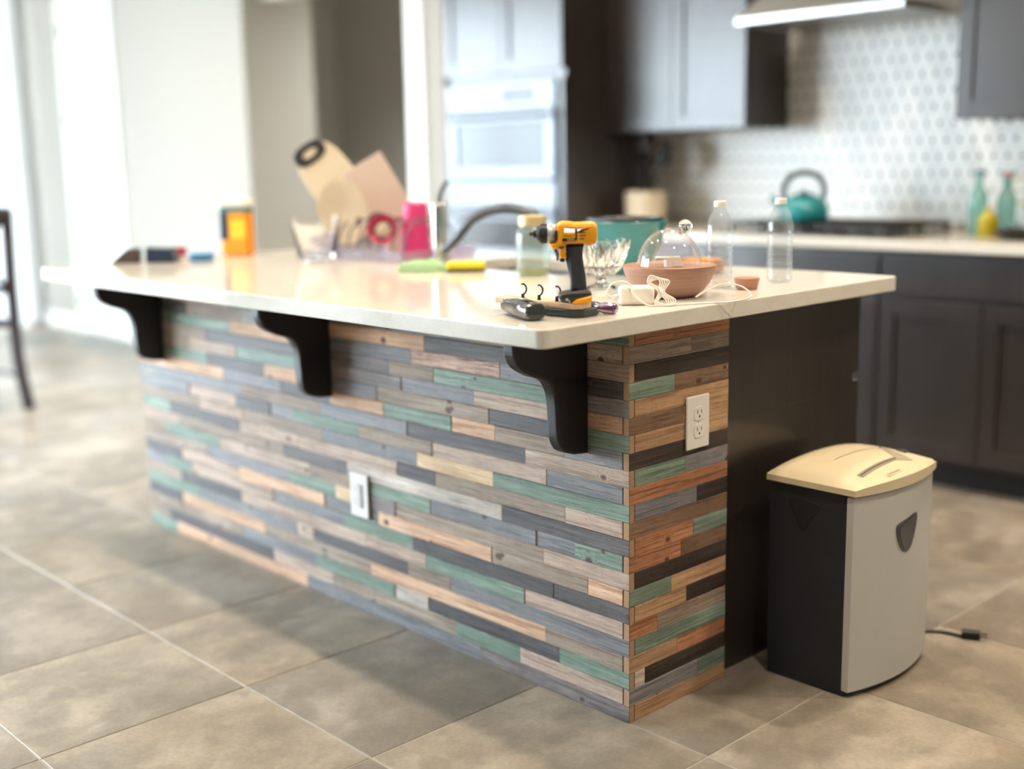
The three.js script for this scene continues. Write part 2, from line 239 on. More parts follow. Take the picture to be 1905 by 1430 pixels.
// ---------------------------------------------------------------- island
const ROW = 0.0381, TOP = 0.8763, TH = 0.0372, CT = TOP + TH, LX = -2.217, BK = -0.915;
const island = thing('kitchen_island', 'kitchen island clad in reclaimed multicoloured wood strips with black brackets', 'island', [0, 0, 0]);
function strip(len, h, d, ou, ov) {   // a plank along +x from 0, face at z=0, with chamfers; ends in the second group
  const c = 0.0011, x1 = len, P = [[c, c, 0], [x1 - c, c, 0], [x1 - c, h - c, 0], [c, h - c, 0], [0, 0, -c], [x1, 0, -c], [x1, h, -c], [0, h, -c], [0, 0, -d], [x1, 0, -d], [x1, h, -d], [0, h, -d]];
  const faces = [[0, 1, 2, 3], [0, 4, 5, 1], [3, 2, 6, 7], [4, 8, 9, 5], [7, 6, 10, 11], [1, 5, 6, 2], [0, 3, 7, 4]], ends = [[5, 9, 10, 6], [4, 7, 11, 8]], pos = [], uv = [];
  for (const f of [...faces, ...ends]) for (const k of [f[0], f[1], f[2], f[0], f[2], f[3]]) { pos.push(...P[k]); const e = ends.includes(f); uv.push(e ? P[k][2] / 0.05 : P[k][0] / 0.9 + ou, e ? P[k][1] / 0.05 : (P[k][1] + P[k][2]) / 0.225 + ov); }
  const g = new THREE.BufferGeometry(); g.setAttribute('position', new THREE.Float32BufferAttribute(pos, 3)); g.setAttribute('uv', new THREE.Float32BufferAttribute(uv, 2)); g.computeVertexNormals();
  g.addGroup(0, faces.length * 6, 0); g.addGroup(faces.length * 6, ends.length * 6, 1); return g;
}
// each row from the top: millimetres of a plank's left end from the corner, and its paint
const FRONT = [
  'B2217 S1900 T1480 M1100 B760 T420 G210', 'S2217 T1960 G1620 M1300 S854 B501', 'D2217 B1873 M1548 O1300 D674 B240',
  'G2217 O1606 S1110 P731 S398 D180', 'T2217 B1948 D1758 M1110 B823 G641 M230', 'B2217 T1875 G1581 M1180 S772 T493 O170', 'G2217 D1762 O1425 S1160 B877 D441 G180',
  'O2217 S1662 D1342 O1092 G850 O576 B419 S191', 'S2217 B1564 S1146 D754 T317', 'S2217 T1886 D1601 S1404 G1289 B963 T654 S247', 'B2217 T1824 B1560 S1137 Y720 G430',
  'G2217 D2029 T1583 T1259 D802 B647 T191', 'T2217 B1977 D1347 W1024 D399', 'B2217 G2070 T1713 B1211 G960 S667 S284 G162', 'B2217 S1794 G1320 Y1085 M963 B813 T262',
  'D2217 T1966 O1601 S1141 O891 B438 O122', 'S2217 G2074 T1899 S1412 G1050 D745 D228', 'B2217 D1978 T1598 T950 G694 T325', 'G2217 S1864 T1293 D1209 B771 S597', 'D2217 O1981 B1473 O934 B258',
  'B2217 S1608 G1194 W827 D689 G214', 'B2217 D2080 T1429 B1120 G581 T347', 'G2217 O2038 S1251 M492'];
const END = ['R0', 'B0 B209', 'N0', 'G0 U152', 'K0', 'U0 K184', 'K0 K200', 'N0', 'G0 S189', 'R0', 'S0 N233', 'U0', 'R0 G220', 'R0 U177', 'N0', 'G0 K143', 'K0 N198', 'R0 B96', 'G0', 'K0 R165', 'W0 N53', 'S0 G242', 'K0'];
const W1 = 0.346, PT = 0.019;
for (let r = 0; r < 23; r++) {
  const y = TOP - (r + 1) * ROW, through = r % 2 === 0, h = ROW - 0.0005;
  const cut = (s) => s.split(' ').map((q) => [q[0], +q.slice(1) / 1000]);
  const f = cut(FRONT[r]);
  f.forEach(([c, a], i) => {
    const x0 = -a, x1 = i + 1 < f.length ? -f[i + 1][1] : (through ? 0 : -PT), gap = rnd() < 0.16 ? 0.0028 : 0.0006, last = i + 1 === f.length;
    part('plank', strip(x1 - x0 - (last ? 0.0002 : gap), h, PT - 0.003, rnd(), rnd()), [WOOD[c], END_GRAIN], island).position.set(x0, y, last ? 0 : rr(-0.0022, 0.0004));
  });
  const e = cut(END[r]);
  e.forEach(([c, a], i) => {
    const z0 = i ? a : (through ? PT : 0), z1 = i + 1 < e.length ? e[i + 1][1] : W1;
    const m = part('plank', strip(z1 - z0 - 0.0005, h, PT - 0.003, rnd(), rnd()), [WOOD[c], END_GRAIN], island); m.position.set(i ? rr(-0.0012, 0.0002) : 0, y, -z0); m.rotation.y = Math.PI / 2;
  });
}
part('carcass', merge(bx(LX + 0.001, -PT - 0.004, 0.002, 0.60, -W1 - 0.02, -PT - 0.004), bx(LX + 0.001, -PT - 0.004, 0.60, TOP - 0.001, -0.30, -PT - 0.004)), M.dark, island);
part('side_panel', metric(rb(LX, -0.02, 0.002, 0.62, BK, -W1 - 0.0015, 0.001)), M.cabinet, island, 'dark brown stained end panel');
part('side_panel', metric(merge(bx(-0.039, -0.02, 0.62, TOP - 0.001, BK, -W1 - 0.0015), bx(LX, LX + 0.019, 0.62, TOP - 0.001, BK, -W1 - 0.0015), bx(LX + 0.019, -0.039, 0.62, TOP - 0.001, BK, BK + 0.019))), M.cabinet, island);
part('plank_backing', bx(LX + 0.001, -0.0005, 0.002, TOP - 0.001, -0.0205, -0.0165).translate(-0.003, 0, 0), M.dark, island);
for (const [y0, y1] of [[0.12, 0.635], [0.655, 0.86]]) part('cabinet_front', metric(rb(-0.62, -0.028, y0, y1, BK - 0.042, BK - 0.001, 0.003)), M.cabinet, island);
{ // brackets
  const prof = spline([[0.221, TOP - 0.002], [0.221, 0.856], [0.219, 0.832], [0.204, 0.806], [0.168, 0.785], [0.126, 0.769], [0.107, 0.745], [0.100, 0.715], [0.0975, 0.668], [0.094, 0.636], [0.077, 0.610], [0.044, 0.597]], 40);
  const g = extrude([[0.0012, TOP - 0.002], ...prof, [0.012, 0.594], [0.0012, 0.593]], 0.034, 0.006).rotateY(-Math.PI / 2);
  for (const x of [-0.115, -1.075, -2.03]) part('bracket', g, M.black, island, 'black painted curved corbel bracket').position.set(x - 0.017, 0, 0);
}
function outlet(x, y, z, turn, slots, name) {
  const o = new THREE.Group(); o.name = name; o.position.set(x, y, z); o.rotation.y = turn; island.add(o); o.userData.label = 'white wall plate with electrical outlets';
  part('plate', rb(-0.04, 0.04, -0.0605, 0.0605, 0.0004, 0.0075, 0.004, 3), M.outlet, o);
  for (const s of [-1, 1]) {
    const fx = slots ? 0 : -0.014;
    part('receptacle', extrude(spline([[-0.0165, -0.006], [-0.012, -0.0145], [0.012, -0.0145], [0.0165, -0.006], [0.0165, 0.006], [0.012, 0.0145], [-0.012, 0.0145], [-0.0165, 0.006]], 32, true), 0.004, 0.001).translate(fx, s * 0.0195, 0.0078), M.outlet, o);
    part('slots', merge(bx(fx - 0.008, fx - 0.0062, s * 0.0195 + 0.001, s * 0.0195 + 0.009, 0.008, 0.0102), bx(fx + 0.0062, fx + 0.008, s * 0.0195 + 0.001, s * 0.0195 + 0.008, 0.008, 0.0102), new THREE.CylinderGeometry(0.0024, 0.0024, 0.0012, 12).rotateX(Math.PI / 2).translate(fx, s * 0.0195 - 0.006, 0.0098)), M.slot, o);
  }
  if (!slots) part('status_strip', extrude([[0.007, 0.032], [0.014, 0.032], [0.014, 0.004], [0.0125, 0], [0.014, -0.004], [0.014, -0.032], [0.007, -0.032], [0.007, -0.004], [0.0085, 0], [0.007, 0.004]], 0.003, 0.0004).translate(0.004, 0, 0.0078), std(0x63666a, 0.4), o);
  part('screw', new THREE.CylinderGeometry(0.0026, 0.0026, 0.0012, 12).rotateX(Math.PI / 2).translate(0, 0, 0.0078), M.screw, o);
}
outlet(0.0012, 0.644, -0.2245, Math.PI / 2, true, 'outlet_plate'); outlet(-0.963, 0.336, 0.0012, 0, false, 'outlet_plate');

// countertop with the sink cut out
const SX0 = -1.26, SX1 = -0.665, SZ0 = -0.86, SZ1 = -0.50;
{
  const x0 = -2.224, x1 = 0.065, z0 = -0.98, z1 = 0.3165, r = 0.022, arc = (cx, cz, a) => Array.from({ length: 9 }, (_, k) => [cx + r * Math.cos(a + k * Math.PI / 16), cz + r * Math.sin(a + k * Math.PI / 16)]);
  const out = [...arc(x1 - r, z1 - r, 0), ...arc(x0 + r, z1 - r, Math.PI / 2), ...arc(x0 + r, z0 + r, Math.PI), ...arc(x1 - r, z0 + r, 1.5 * Math.PI)];
  const hr = 0.03, hole = [];
  for (const [cx, cz, a] of [[SX1 - hr, SZ1 - hr, 0], [SX0 + hr, SZ1 - hr, Math.PI / 2], [SX0 + hr, SZ0 + hr, Math.PI], [SX1 - hr, SZ0 + hr, 1.5 * Math.PI]]) for (let k = 0; k <= 6; k++) hole.push([cx + hr * Math.cos(a + k * Math.PI / 12), cz + hr * Math.sin(a + k * Math.PI / 12)]);
  const ct = thing('island_countertop', 'speckled cream quartz countertop on the wood-clad island', 'countertop');
  const g = extrude(out.map(([x, z]) => [x, -z]), TH, 0.003, [hole.map(([x, z]) => [x, -z]).reverse()]).rotateX(-Math.PI / 2).translate(0, TOP + TH / 2, 0);
  part('slab', metric(g, 0.32), quartz, ct);
  const sk = thing('sink', 'undermount stainless steel sink set in the island countertop', 'sink'), t = 0.003, d = 0.2, b = TOP - 0.001;
  part('basin', merge(bx(SX0 - 0.004, SX1 + 0.004, b - d, b - d + t, SZ0 - 0.004, SZ1 + 0.004), bx(SX0 - 0.004, SX0 - 0.001, b - d, b, SZ0 - 0.004, SZ1 + 0.004), bx(SX1 + 0.001, SX1 + 0.004, b - d, b, SZ0 - 0.004, SZ1 + 0.004), bx(SX0 - 0.001, SX1 + 0.001, b - d, b, SZ0 - 0.004, SZ0 - 0.001), bx(SX0 - 0.001, SX1 + 0.001, b - d, b, SZ1 + 0.001, SZ1 + 0.004)), M.brushed, sk);
  part('drain', lathe([[0, 0.002], [0.03, 0.002], [0.045, 0.004], [0.05, 0.001]], 24), M.chrome, sk).position.set((SX0 + SX1) / 2, b - d + t, (SZ0 + SZ1) / 2);
}

// ---------------------------------------------------------------- kitchen along the back wall
const CZ = -2.205;   // face of the base cabinets
function shaker(parent, x0, x1, y0, y1, z, mat = M.cabinet, name = 'door', rail = 0.06) {
  const d = part(name, metric(merge(rb(x0, x0 + rail, y0, y1, z - 0.02, z, 0.0015, 1), rb(x1 - rail, x1, y0, y1, z - 0.02, z, 0.0015, 1), rb(x0 + rail, x1 - rail, y0, y0 + rail, z - 0.02, z, 0.0015, 1), rb(x0 + rail, x1 - rail, y1 - rail, y1, z - 0.02, z, 0.0015, 1)), 0.6, rnd(), rnd()), mat, parent);
  part('door_panel', metric(bx(x0 + rail - 0.002, x1 - rail + 0.002, y0 + rail - 0.002, y1 - rail + 0.002, z - 0.018, z - 0.009), 0.6, rnd(), rnd()), mat, d); return d;
}
function baseCabinet(x0, x1, label, doors = 2) {
  const c = thing('base_cabinet', label, 'cabinet', [0, 0, 0], 0, 'base cabinets along the splashback wall');
  part('body', metric(bx(x0 + 0.0005, x1 - 0.0005, 0.105, TOP - 0.001, FZ + 0.012, CZ - 0.0225), 0.6), M.cabinet, c); part('toe_kick', bx(x0 + 0.001, x1 - 0.001, 0, 0.1045, FZ + 0.012, CZ - 0.09), M.dark, c);
  part('drawer_front', metric(rb(x0 + 0.006, x1 - 0.006, 0.712, 0.852, CZ - 0.02, CZ, 0.002, 1), 0.6, rnd(), rnd()), M.cabinet, c);
  const w = (x1 - x0 - 0.012) / doors; for (let i = 0; i < doors; i++) shaker(c, x0 + 0.006 + i * w + (i ? 0.003 : 0), x0 + 0.006 + (i + 1) * w - (i + 1 < doors ? 0.003 : 0), 0.118, 0.692, CZ);
}
baseCabinet(-2.31, -1.47, 'dark brown base cabinet below the white utensil crock'); baseCabinet(-1.47, -0.685, 'dark brown base cabinet under the gas cooktop');
baseCabinet(-0.685, 0.125, 'dark brown base cabinet under the oil bottles, with two panelled doors'); baseCabinet(0.125, 0.965, 'dark brown base cabinet beyond the paper shredder');
{
  const c = thing('back_countertop', 'cream quartz countertop running along the splashback wall', 'countertop'); part('slab', metric(rb(-2.309, 0.97, TOP, CT, FZ + 0.012, -2.178, 0.003), 0.32), quartz, c);
}
// tall oven cabinet, x from -3.15 to -2.315
{
  const c = thing('tall_oven_cabinet', 'tall dark brown cabinet housing two built-in ovens', 'cabinet'), x0 = -3.148, x1 = -2.315, z = -2.2;
  part('body', metric(merge(bx(x0, x0 + 0.02, 0.1, 2.4, FZ + 0.012, z - 0.022), bx(x1 - 0.02, x1, 0.1, 2.4, FZ + 0.012, z - 0.022), bx(x0 + 0.02, x1 - 0.02, 0.1, 0.74, FZ + 0.012, z - 0.022), bx(x0 + 0.02, x1 - 0.02, 1.602, 2.4, FZ + 0.012, z - 0.022), bx(x0, x0 + 0.038, 0.74, 1.602, z - 0.021, z - 0.003), bx(x1 - 0.038, x1, 0.74, 1.602, z - 0.021, z - 0.003)), 0.6), M.cabinet, c);
  part('toe_kick', bx(x0, x1, 0, 0.0995, FZ + 0.012, z - 0.09), M.dark, c);
  const xm = (x0 + x1) / 2; shaker(c, x0 + 0.004, xm - 0.002, 1.64, 2.38, z); shaker(c, xm + 0.002, x1 - 0.004, 1.64, 2.38, z); shaker(c, x0 + 0.004, x1 - 0.004, 0.45, 0.73, z, M.cabinet, 'drawer_front'); shaker(c, x0 + 0.004, x1 - 0.004, 0.11, 0.44, z, M.cabinet, 'drawer_front');
  const oven = (nm, label, y0, y1, disp) => {
    const o = thing(nm, label, 'oven'), a = x0 + 0.041, b = x1 - 0.041;
    part('body', bx(a, b, y0, y1, FZ + 0.05, z - 0.004), M.dark, o);
    part('control_panel', rb(a, b, y1 - 0.125, y1 - 0.004, z - 0.003, z + 0.014, 0.003), M.steel, o); if (disp) part('display', rb(b - 0.36, b - 0.13, y1 - 0.10, y1 - 0.03, z + 0.0142, z + 0.0165, 0.001, 1), M.ovenGlass, o);
    const d = part('oven_door', merge(rb(a, b, y1 - 0.19, y1 - 0.13, z - 0.003, z + 0.02, 0.003), rb(a, b, y0 + 0.004, y0 + 0.06, z - 0.003, z + 0.02, 0.003), rb(a, a + 0.06, y0 + 0.06, y1 - 0.19, z - 0.003, z + 0.02, 0.003), rb(b - 0.06, b, y0 + 0.06, y1 - 0.19, z - 0.003, z + 0.02, 0.003)), M.steel, o);
    part('window', bx(a + 0.06, b - 0.06, y0 + 0.06, y1 - 0.19, z + 0.006, z + 0.012), M.ovenGlass, d);
    part('handle', merge(rod([a + 0.05, y1 - 0.16, z + 0.062], [b - 0.05, y1 - 0.16, z + 0.062], 0.011), rod([a + 0.09, y1 - 0.16, z + 0.02], [a + 0.09, y1 - 0.16, z + 0.06], 0.007), rod([b - 0.09, y1 - 0.16, z + 0.02], [b - 0.09, y1 - 0.16, z + 0.06], 0.007)), M.steel, o);
  };
  oven('wall_oven', 'upper stainless steel built-in oven with a dark display', 1.135, 1.598, true); oven('wall_oven', 'lower stainless steel built-in oven under the one with a display', 0.745, 1.131, false);
}
// upper cabinets
function upper(x0, x1, y1, label) {
  const c = thing('upper_cabinet', label, 'cabinet'), z = FZ + 0.33; part('body', metric(bx(x0, x1, 1.348, y1, FZ + 0.011, z - 0.0215), 0.6), M.cabinet, c);
  const xm = (x0 + x1) / 2; shaker(c, x0 + 0.003, xm - 0.0015, 1.35, y1 - 0.003, z); shaker(c, xm + 0.0015, x1 - 0.003, 1.35, y1 - 0.003, z);
}
upper(-2.312, -1.51, 2.4, 'dark upper cabinet between the tall oven cabinet and the range hood'); upper(-0.565, 0.36, 2.4, 'dark upper cabinet above the oil bottles');
{ // hood
  const h = thing('range_hood', 'stainless steel pyramid range hood above the cooktop', 'range hood'), x0 = -1.431, x1 = -0.681, zb = FZ + 0.011, zf = -2.3, y0 = 1.75, y1 = 1.778;
  part('canopy_lip', merge(rb(x0, x1, y0, y1, zf - 0.012, zf, 0.003), rb(x0, x0 + 0.012, y0, y1, zb, zf - 0.012, 0.003), rb(x1 - 0.012, x1, y0, y1, zb, zf - 0.012, 0.003)), M.hoodSteel, h);
  part('filter_panel', bx(x0 + 0.012, x1 - 0.012, y0 + 0.008, y0 + 0.014, zb, zf - 0.012), M.hoodSteel, h);
  const P = [[x0, y1, zb], [x1, y1, zb], [x1, y1, zf], [x0, y1, zf], [-1.206, 2.04, zb], [-0.906, 2.04, zb], [-0.906, 2.04, -2.53], [-1.206, 2.04, -2.53]], pos = [];
  for (const f of [[3, 2, 6, 7], [2, 1, 5, 6], [0, 3, 7, 4], [4, 7, 6, 5], [1, 0, 4, 5], [0, 1, 2, 3]]) for (const k of [f[0], f[1], f[2], f[0], f[2], f[3]]) pos.push(...P[k]);
  const g = new THREE.BufferGeometry(); g.setAttribute('position', new THREE.Float32BufferAttribute(pos, 3)); g.computeVertexNormals(); part('canopy', g, M.hoodSteel, h);
  part('chimney', rb(-1.206, -0.906, 2.041, CH - 0.001, zb, -2.53, 0.003), M.hoodSteel, h);
}
{ // cooktop and what is on it
  const c = thing('gas_cooktop', 'black gas cooktop with cast iron grates set in the back countertop', 'cooktop'), y = CT;
  part('hob_plate', rb(-1.44, -0.67, y + 0.0005, y + 0.008, -2.74, -2.25, 0.003), std(0x16171a, 0.22), c);
  for (const [bx_, bz] of [[-1.25, -2.38], [-1.25, -2.62], [-0.86, -2.38], [-0.86, -2.62]]) part('burner', lathe([[0, 0.018], [0.03, 0.018], [0.034, 0.012], [0.046, 0.01], [0.046, 0.0]], 24), M.slate, c).position.set(bx_, y + 0.008, bz);
  for (const [a, b] of [[-1.425, -1.06], [-1.05, -0.685]]) {
    const gs = [rb(a, b, y + 0.03, y + 0.044, -2.285, -2.27, 0.003), rb(a, b, y + 0.03, y + 0.044, -2.725, -2.71, 0.003), rb(a, a + 0.014, y + 0.03, y + 0.044, -2.725, -2.27, 0.003), rb(b - 0.014, b, y + 0.03, y + 0.044, -2.725, -2.27, 0.003)];
    for (let k = 1; k < 5; k++) gs.push(rb(a + (b - a) * k / 5 - 0.006, a + (b - a) * k / 5 + 0.006, y + 0.032, y + 0.044, -2.72, -2.275, 0.002)); gs.push(rb(a, b, y + 0.03, y + 0.042, -2.504, -2.49, 0.003));
    for (const x of [a + 0.01, b - 0.01]) for (const z of [-2.28, -2.5, -2.715]) gs.push(bx(x - 0.006, x + 0.006, y + 0.008, y + 0.032, z - 0.006, z + 0.006)); part('grate', merge(gs), std(0x121315, 0.6), c);
  }
  for (let k = 0; k < 5; k++) part('knob', lathe([[0, 0.022], [0.015, 0.022], [0.018, 0.0], [0, 0]], 20), M.black, c).position.set(-1.21 + k * 0.08, y + 0.0082, -2.262 + 0.0);
  const k = thing('kettle', 'teal enamel kettle with a black loop handle on the cooktop', 'kettle', [-1.155, y + 0.0445, -2.41]);
  part('body', lathe([[0, 0], [0.085, 0], [0.1, 0.012], [0.104, 0.04], [0.094, 0.075], [0.066, 0.098], [0.046, 0.105], [0, 0.106]], 40), M.teal, k); part('lid', lathe([[0.046, 0.104], [0.04, 0.112], [0.014, 0.116], [0.012, 0.126], [0, 0.128]], 24), M.black, k);
  part('handle', tube([[-0.078, 0.088, 0], [-0.082, 0.14, 0], [-0.05, 0.185, 0], [0, 0.198, 0], [0.05, 0.185, 0], [0.082, 0.14, 0], [0.078, 0.088, 0]], 0.012, 40, 12).rotateY(0.8), M.slate, k); part('spout', tube([[-0.08, 0.055, 0.03], [-0.11, 0.08, 0.04], [-0.122, 0.102, 0.044]], 0.014, 12, 12), M.teal, k);
}
{ // crock, bottles, tray on the back counter
  const y = CT + 0.0004, c = thing('utensil_crock', 'white crock full of dark cooking utensils beside the tall cabinet', 'crock', [-2.14, y, -2.58]);
  part('pot', lathe([[0, 0], [0.09, 0], [0.094, 0.006], [0.098, 0.155], [0.094, 0.158], [0.09, 0.155], [0.086, 0.01], [0, 0.009]], 40), M.cream, c);
  [[0.02, 0.02, -0.09, 0.35], [0.01, 0.045, 0.02, 0.37], [-0.04, -0.02, 0.14, 0.33], [0.0, -0.05, -0.02, 0.40], [-0.03, 0.0, 0.12, 0.30]].forEach(([x, z, dx, h], i) => {
    const u = thing('cooking_utensil', ['black slotted turner', 'black serving spoon', 'black ladle', 'dark spatula', 'dark whisk-like spoon'][i] + ' standing in the white utensil crock', 'utensil', [-2.14, y + 0.0105, -2.58], 0, 'utensils in the white crock');
    part('handle', rod([x, 0, z], [x + dx * 0.8, h * 0.8, z], 0.006), M.drillBlack, u); const p = part('head', i % 2 ? new THREE.SphereGeometry(0.038, 20, 14).scale(1, 1.3, 0.45) : rb(-0.04, 0.04, -0.052, 0.052, -0.005, 0.005, 0.004), M.dark, u); p.position.set(x + dx, h, z); p.rotation.z = -dx * 2;
  });
  const bottle = (nm, label, x, z, r, h, mat, cap, liquid) => {
    const b = thing(nm, label, 'bottle', [x, y, z]); part('glass', lathe([[0, 0], [r, 0], [r, h * 0.55], [r * 0.9, h * 0.63], [r * 0.42, h * 0.76], [r * 0.36, h * 0.92], [r * 0.4, h * 0.94]], 32), mat, b);
    if (liquid) part('liquid', lathe([[0, 0.003], [r * 0.93, 0.003], [r * 0.93, h * 0.46], [0, h * 0.46]], 32), liquid, b); if (cap) part('cap', lathe([[0, h], [r * 0.44, h], [r * 0.46, h * 0.93], [0, h * 0.93]], 20), cap, b);
  };
  bottle('water_bottle', 'tall pale blue-green glass bottle on the back countertop', -0.498, -2.58, 0.036, 0.245, std(0xa9d3cf, 0.1, { transmission: 0.7, thickness: 0 }), std(0x3c6a6c, 0.4));
  bottle('water_bottle', 'pale blue-green bottle with a red cap behind the olive oil', -0.425, -2.66, 0.036, 0.235, std(0xb5dad6, 0.1, { transmission: 0.7, thickness: 0 }), std(0xc9423a, 0.4));
  bottle('oil_bottle', 'short bottle of green-gold olive oil', -0.432, -2.53, 0.037, 0.115, std(0xb5a51e, 0.15, { transmission: 0.25, thickness: 0 }), null, std(0x8c860f, 0.4));
  const t = thing('serving_tray', 'dark shallow tray beside the bottle of olive oil', 'tray', [-0.25, y, -2.5]); part('rim', lathe([[0, 0], [0.11, 0], [0.13, 0.03], [0.125, 0.031], [0.107, 0.005], [0, 0.004]], 40), M.black, t);
  const o = thing('wall_outlet', 'cream outlet plate on the diamond tile splashback', 'outlet', [-0.44, 1.075, FZ + 0.0105]); part('plate', rb(-0.036, 0.036, -0.058, 0.058, 0, 0.006, 0.003), M.cream, o); for (const s of [-1, 1]) part('receptacle', rb(-0.016, 0.016, s * 0.02 - 0.013, s * 0.02 + 0.013, 0.0055, 0.0075, 0.003), M.outlet, o);
}

// ---------------------------------------------------------------- things on the island
const Y0 = CT + 0.0003, HEAD = 0.815;   // HEAD turns local +x along the picture's right
{ // faucet
  const f = thing('kitchen_faucet', 'chrome pull-out kitchen faucet beside the sink', 'faucet', [-1.315, Y0, -0.60]);
  part('base', lathe([[0, 0], [0.034, 0], [0.034, 0.006], [0.028, 0.012], [0, 0.012]], 32), M.chrome, f); part('body', lathe([[0.026, 0.011], [0.026, 0.17], [0.024, 0.185], [0, 0.19]], 32), M.chrome, f);
  part('spout', tube([[0.01, 0.03, 0.0], [0.07, 0.075, -0.01], [0.13, 0.135, -0.025], [0.21, 0.165, -0.05], [0.29, 0.165, -0.075], [0.34, 0.148, -0.09]], 0.016, 40, 16), M.steel, f);
  part('spray_head', rod([0.335, 0.15, -0.088], [0.36, 0.10, -0.095], 0.019, 20), M.chrome, f); part('lever', tube([[0, 0.185, 0], [0.01, 0.205, 0.004], [0.035, 0.235, 0.01], [0.055, 0.245, 0.014]], 0.008, 16, 10), M.steel, f);
}
{ // dish drainer and dishes
  const cx = -1.6, cz = -0.625, dr = thing('dish_rack', 'clear plastic dish drainer with wire hoops on the island', 'dish rack', [cx, Y0, cz]);
  const clear = std(0xeeeaf2, 0.08, { transmission: 0.85, thickness: 0 });
  part('tray', merge(rb(-0.25, 0.25, 0, 0.006, -0.16, 0.16, 0.003), rb(-0.25, 0.25, 0.006, 0.035, 0.152, 0.16, 0.003), rb(-0.25, 0.25, 0.006, 0.035, -0.16, -0.152, 0.003), rb(-0.25, -0.242, 0.006, 0.035, -0.152, 0.152, 0.003), rb(0.242, 0.25, 0.006, 0.035, -0.152, 0.152, 0.003)), clear, dr);
  for (let i = 0; i < 8; i++) { const x = -0.21 + i * 0.06; part('wire', tube([[x, 0.006, -0.12], [x, 0.1, -0.09], [x + 0.01, 0.13, 0], [x, 0.1, 0.09], [x, 0.006, 0.12]], 0.0028, 24, 6), M.steel, dr); }
  const face = (nm, label, cat, x, y, z, tilt, lean = 0) => { const o = thing(nm, label, cat, [x, y, z], HEAD - Math.PI / 2 + Math.PI / 2); o.rotation.order = 'YXZ'; o.rotation.z = tilt; o.rotation.x = lean; return o; };
  const oval = (a, b, n = 40, p = 2.6) => Array.from({ length: n }, (_, k) => { const t = k / n * 2 * Math.PI, c = Math.cos(t), s = Math.sin(t); return [a * Math.sign(c) * Math.abs(c) ** (2 / p), b * Math.sign(s) * Math.abs(s) ** (2 / p)]; });
  const A = face('cutting_board', 'cream cutting board with a black ring grip leaning in the dish rack', 'cutting board', -1.83, 1.135, -0.59, 0.62, -0.2);
  part('board', extrude(oval(0.085, 0.19, 48, 3), 0.012, 0.004), M.cream, A); part('ring_grip', extrude(oval(0.06, 0.036, 32), 0.022, 0.004, [oval(0.026, 0.013, 24)]).translate(-0.008, 0.164, 0), M.drillBlack, A, 'black rubber ring grip');
  const pl = face('dinner_plate', 'cream oval plate standing on edge in the dish rack', 'plate', -1.765, 1.062, -0.555, 0.25, -0.12);
  part('dish', lathe([[0, 0], [0.055, 0.0], [0.06, 0.006], [0.092, 0.016], [0.092, 0.02], [0.058, 0.011], [0, 0.006]], 48).rotateX(Math.PI / 2).scale(0.92, 1.22, 1), M.cream, pl); part('emblem', extrude(oval(0.012, 0.02, 24, 2), 0.002).translate(0.045, -0.05, 0.0125), std(0x6e3040, 0.5), pl);
  const B = face('cutting_board', 'pale pinkish rectangular cutting board leaning in the dish rack', 'cutting board', -1.68, 1.09, -0.67, 0.52, -0.15); part('board', rb(-0.075, 0.075, -0.16, 0.16, -0.005, 0.005, 0.004), std(0xd0bcae, 0.5), B);
  const bw = thing('glass_bowl', 'clear glass bowl standing in front of the dish rack', 'bowl', [-1.705, Y0, -0.395]); part('bowl_wall', lathe([[0, 0], [0.052, 0], [0.06, 0.008], [0.083, 0.14], [0.08, 0.141], [0.056, 0.014], [0, 0.012]], 40), glassy({ thickness: 0.004 }), bw);
  const pk = thing('tumbler', 'bright pink tumbler upside down in the dish rack', 'cup', [-1.505, Y0 + 0.007, -0.655]); part('cup', lathe([[0.05, 0], [0.053, 0], [0.039, 0.165], [0.033, 0.176], [0, 0.178], [0, 0.174], [0.031, 0.172], [0.05, 0.002]], 36), M.pink, pk);
  const rd = face('small_bowl', 'raspberry red bowl with a cream inside standing on edge in the dish rack', 'bowl', -1.56, 1.005, -0.565, 0.1, -0.25); part('shell', lathe([[0, 0], [0.03, 0.002], [0.052, 0.03], [0.05, 0.031], [0.028, 0.006], [0, 0.004]], 36).rotateX(Math.PI / 2), M.red, rd); part('inside', lathe([[0, 0], [0.028, 0.001], [0.022, 0.008], [0, 0.009]], 28).rotateX(Math.PI / 2).translate(0, 0, 0.007), M.cream, rd);
  const gr = face('rubber_coaster', 'dark grey ring standing beside the red bowl', 'coaster', -1.60, 1.03, -0.575, 0.3, -0.2); part('ring', new THREE.TorusGeometry(0.028, 0.009, 12, 30), M.slate, gr);
}
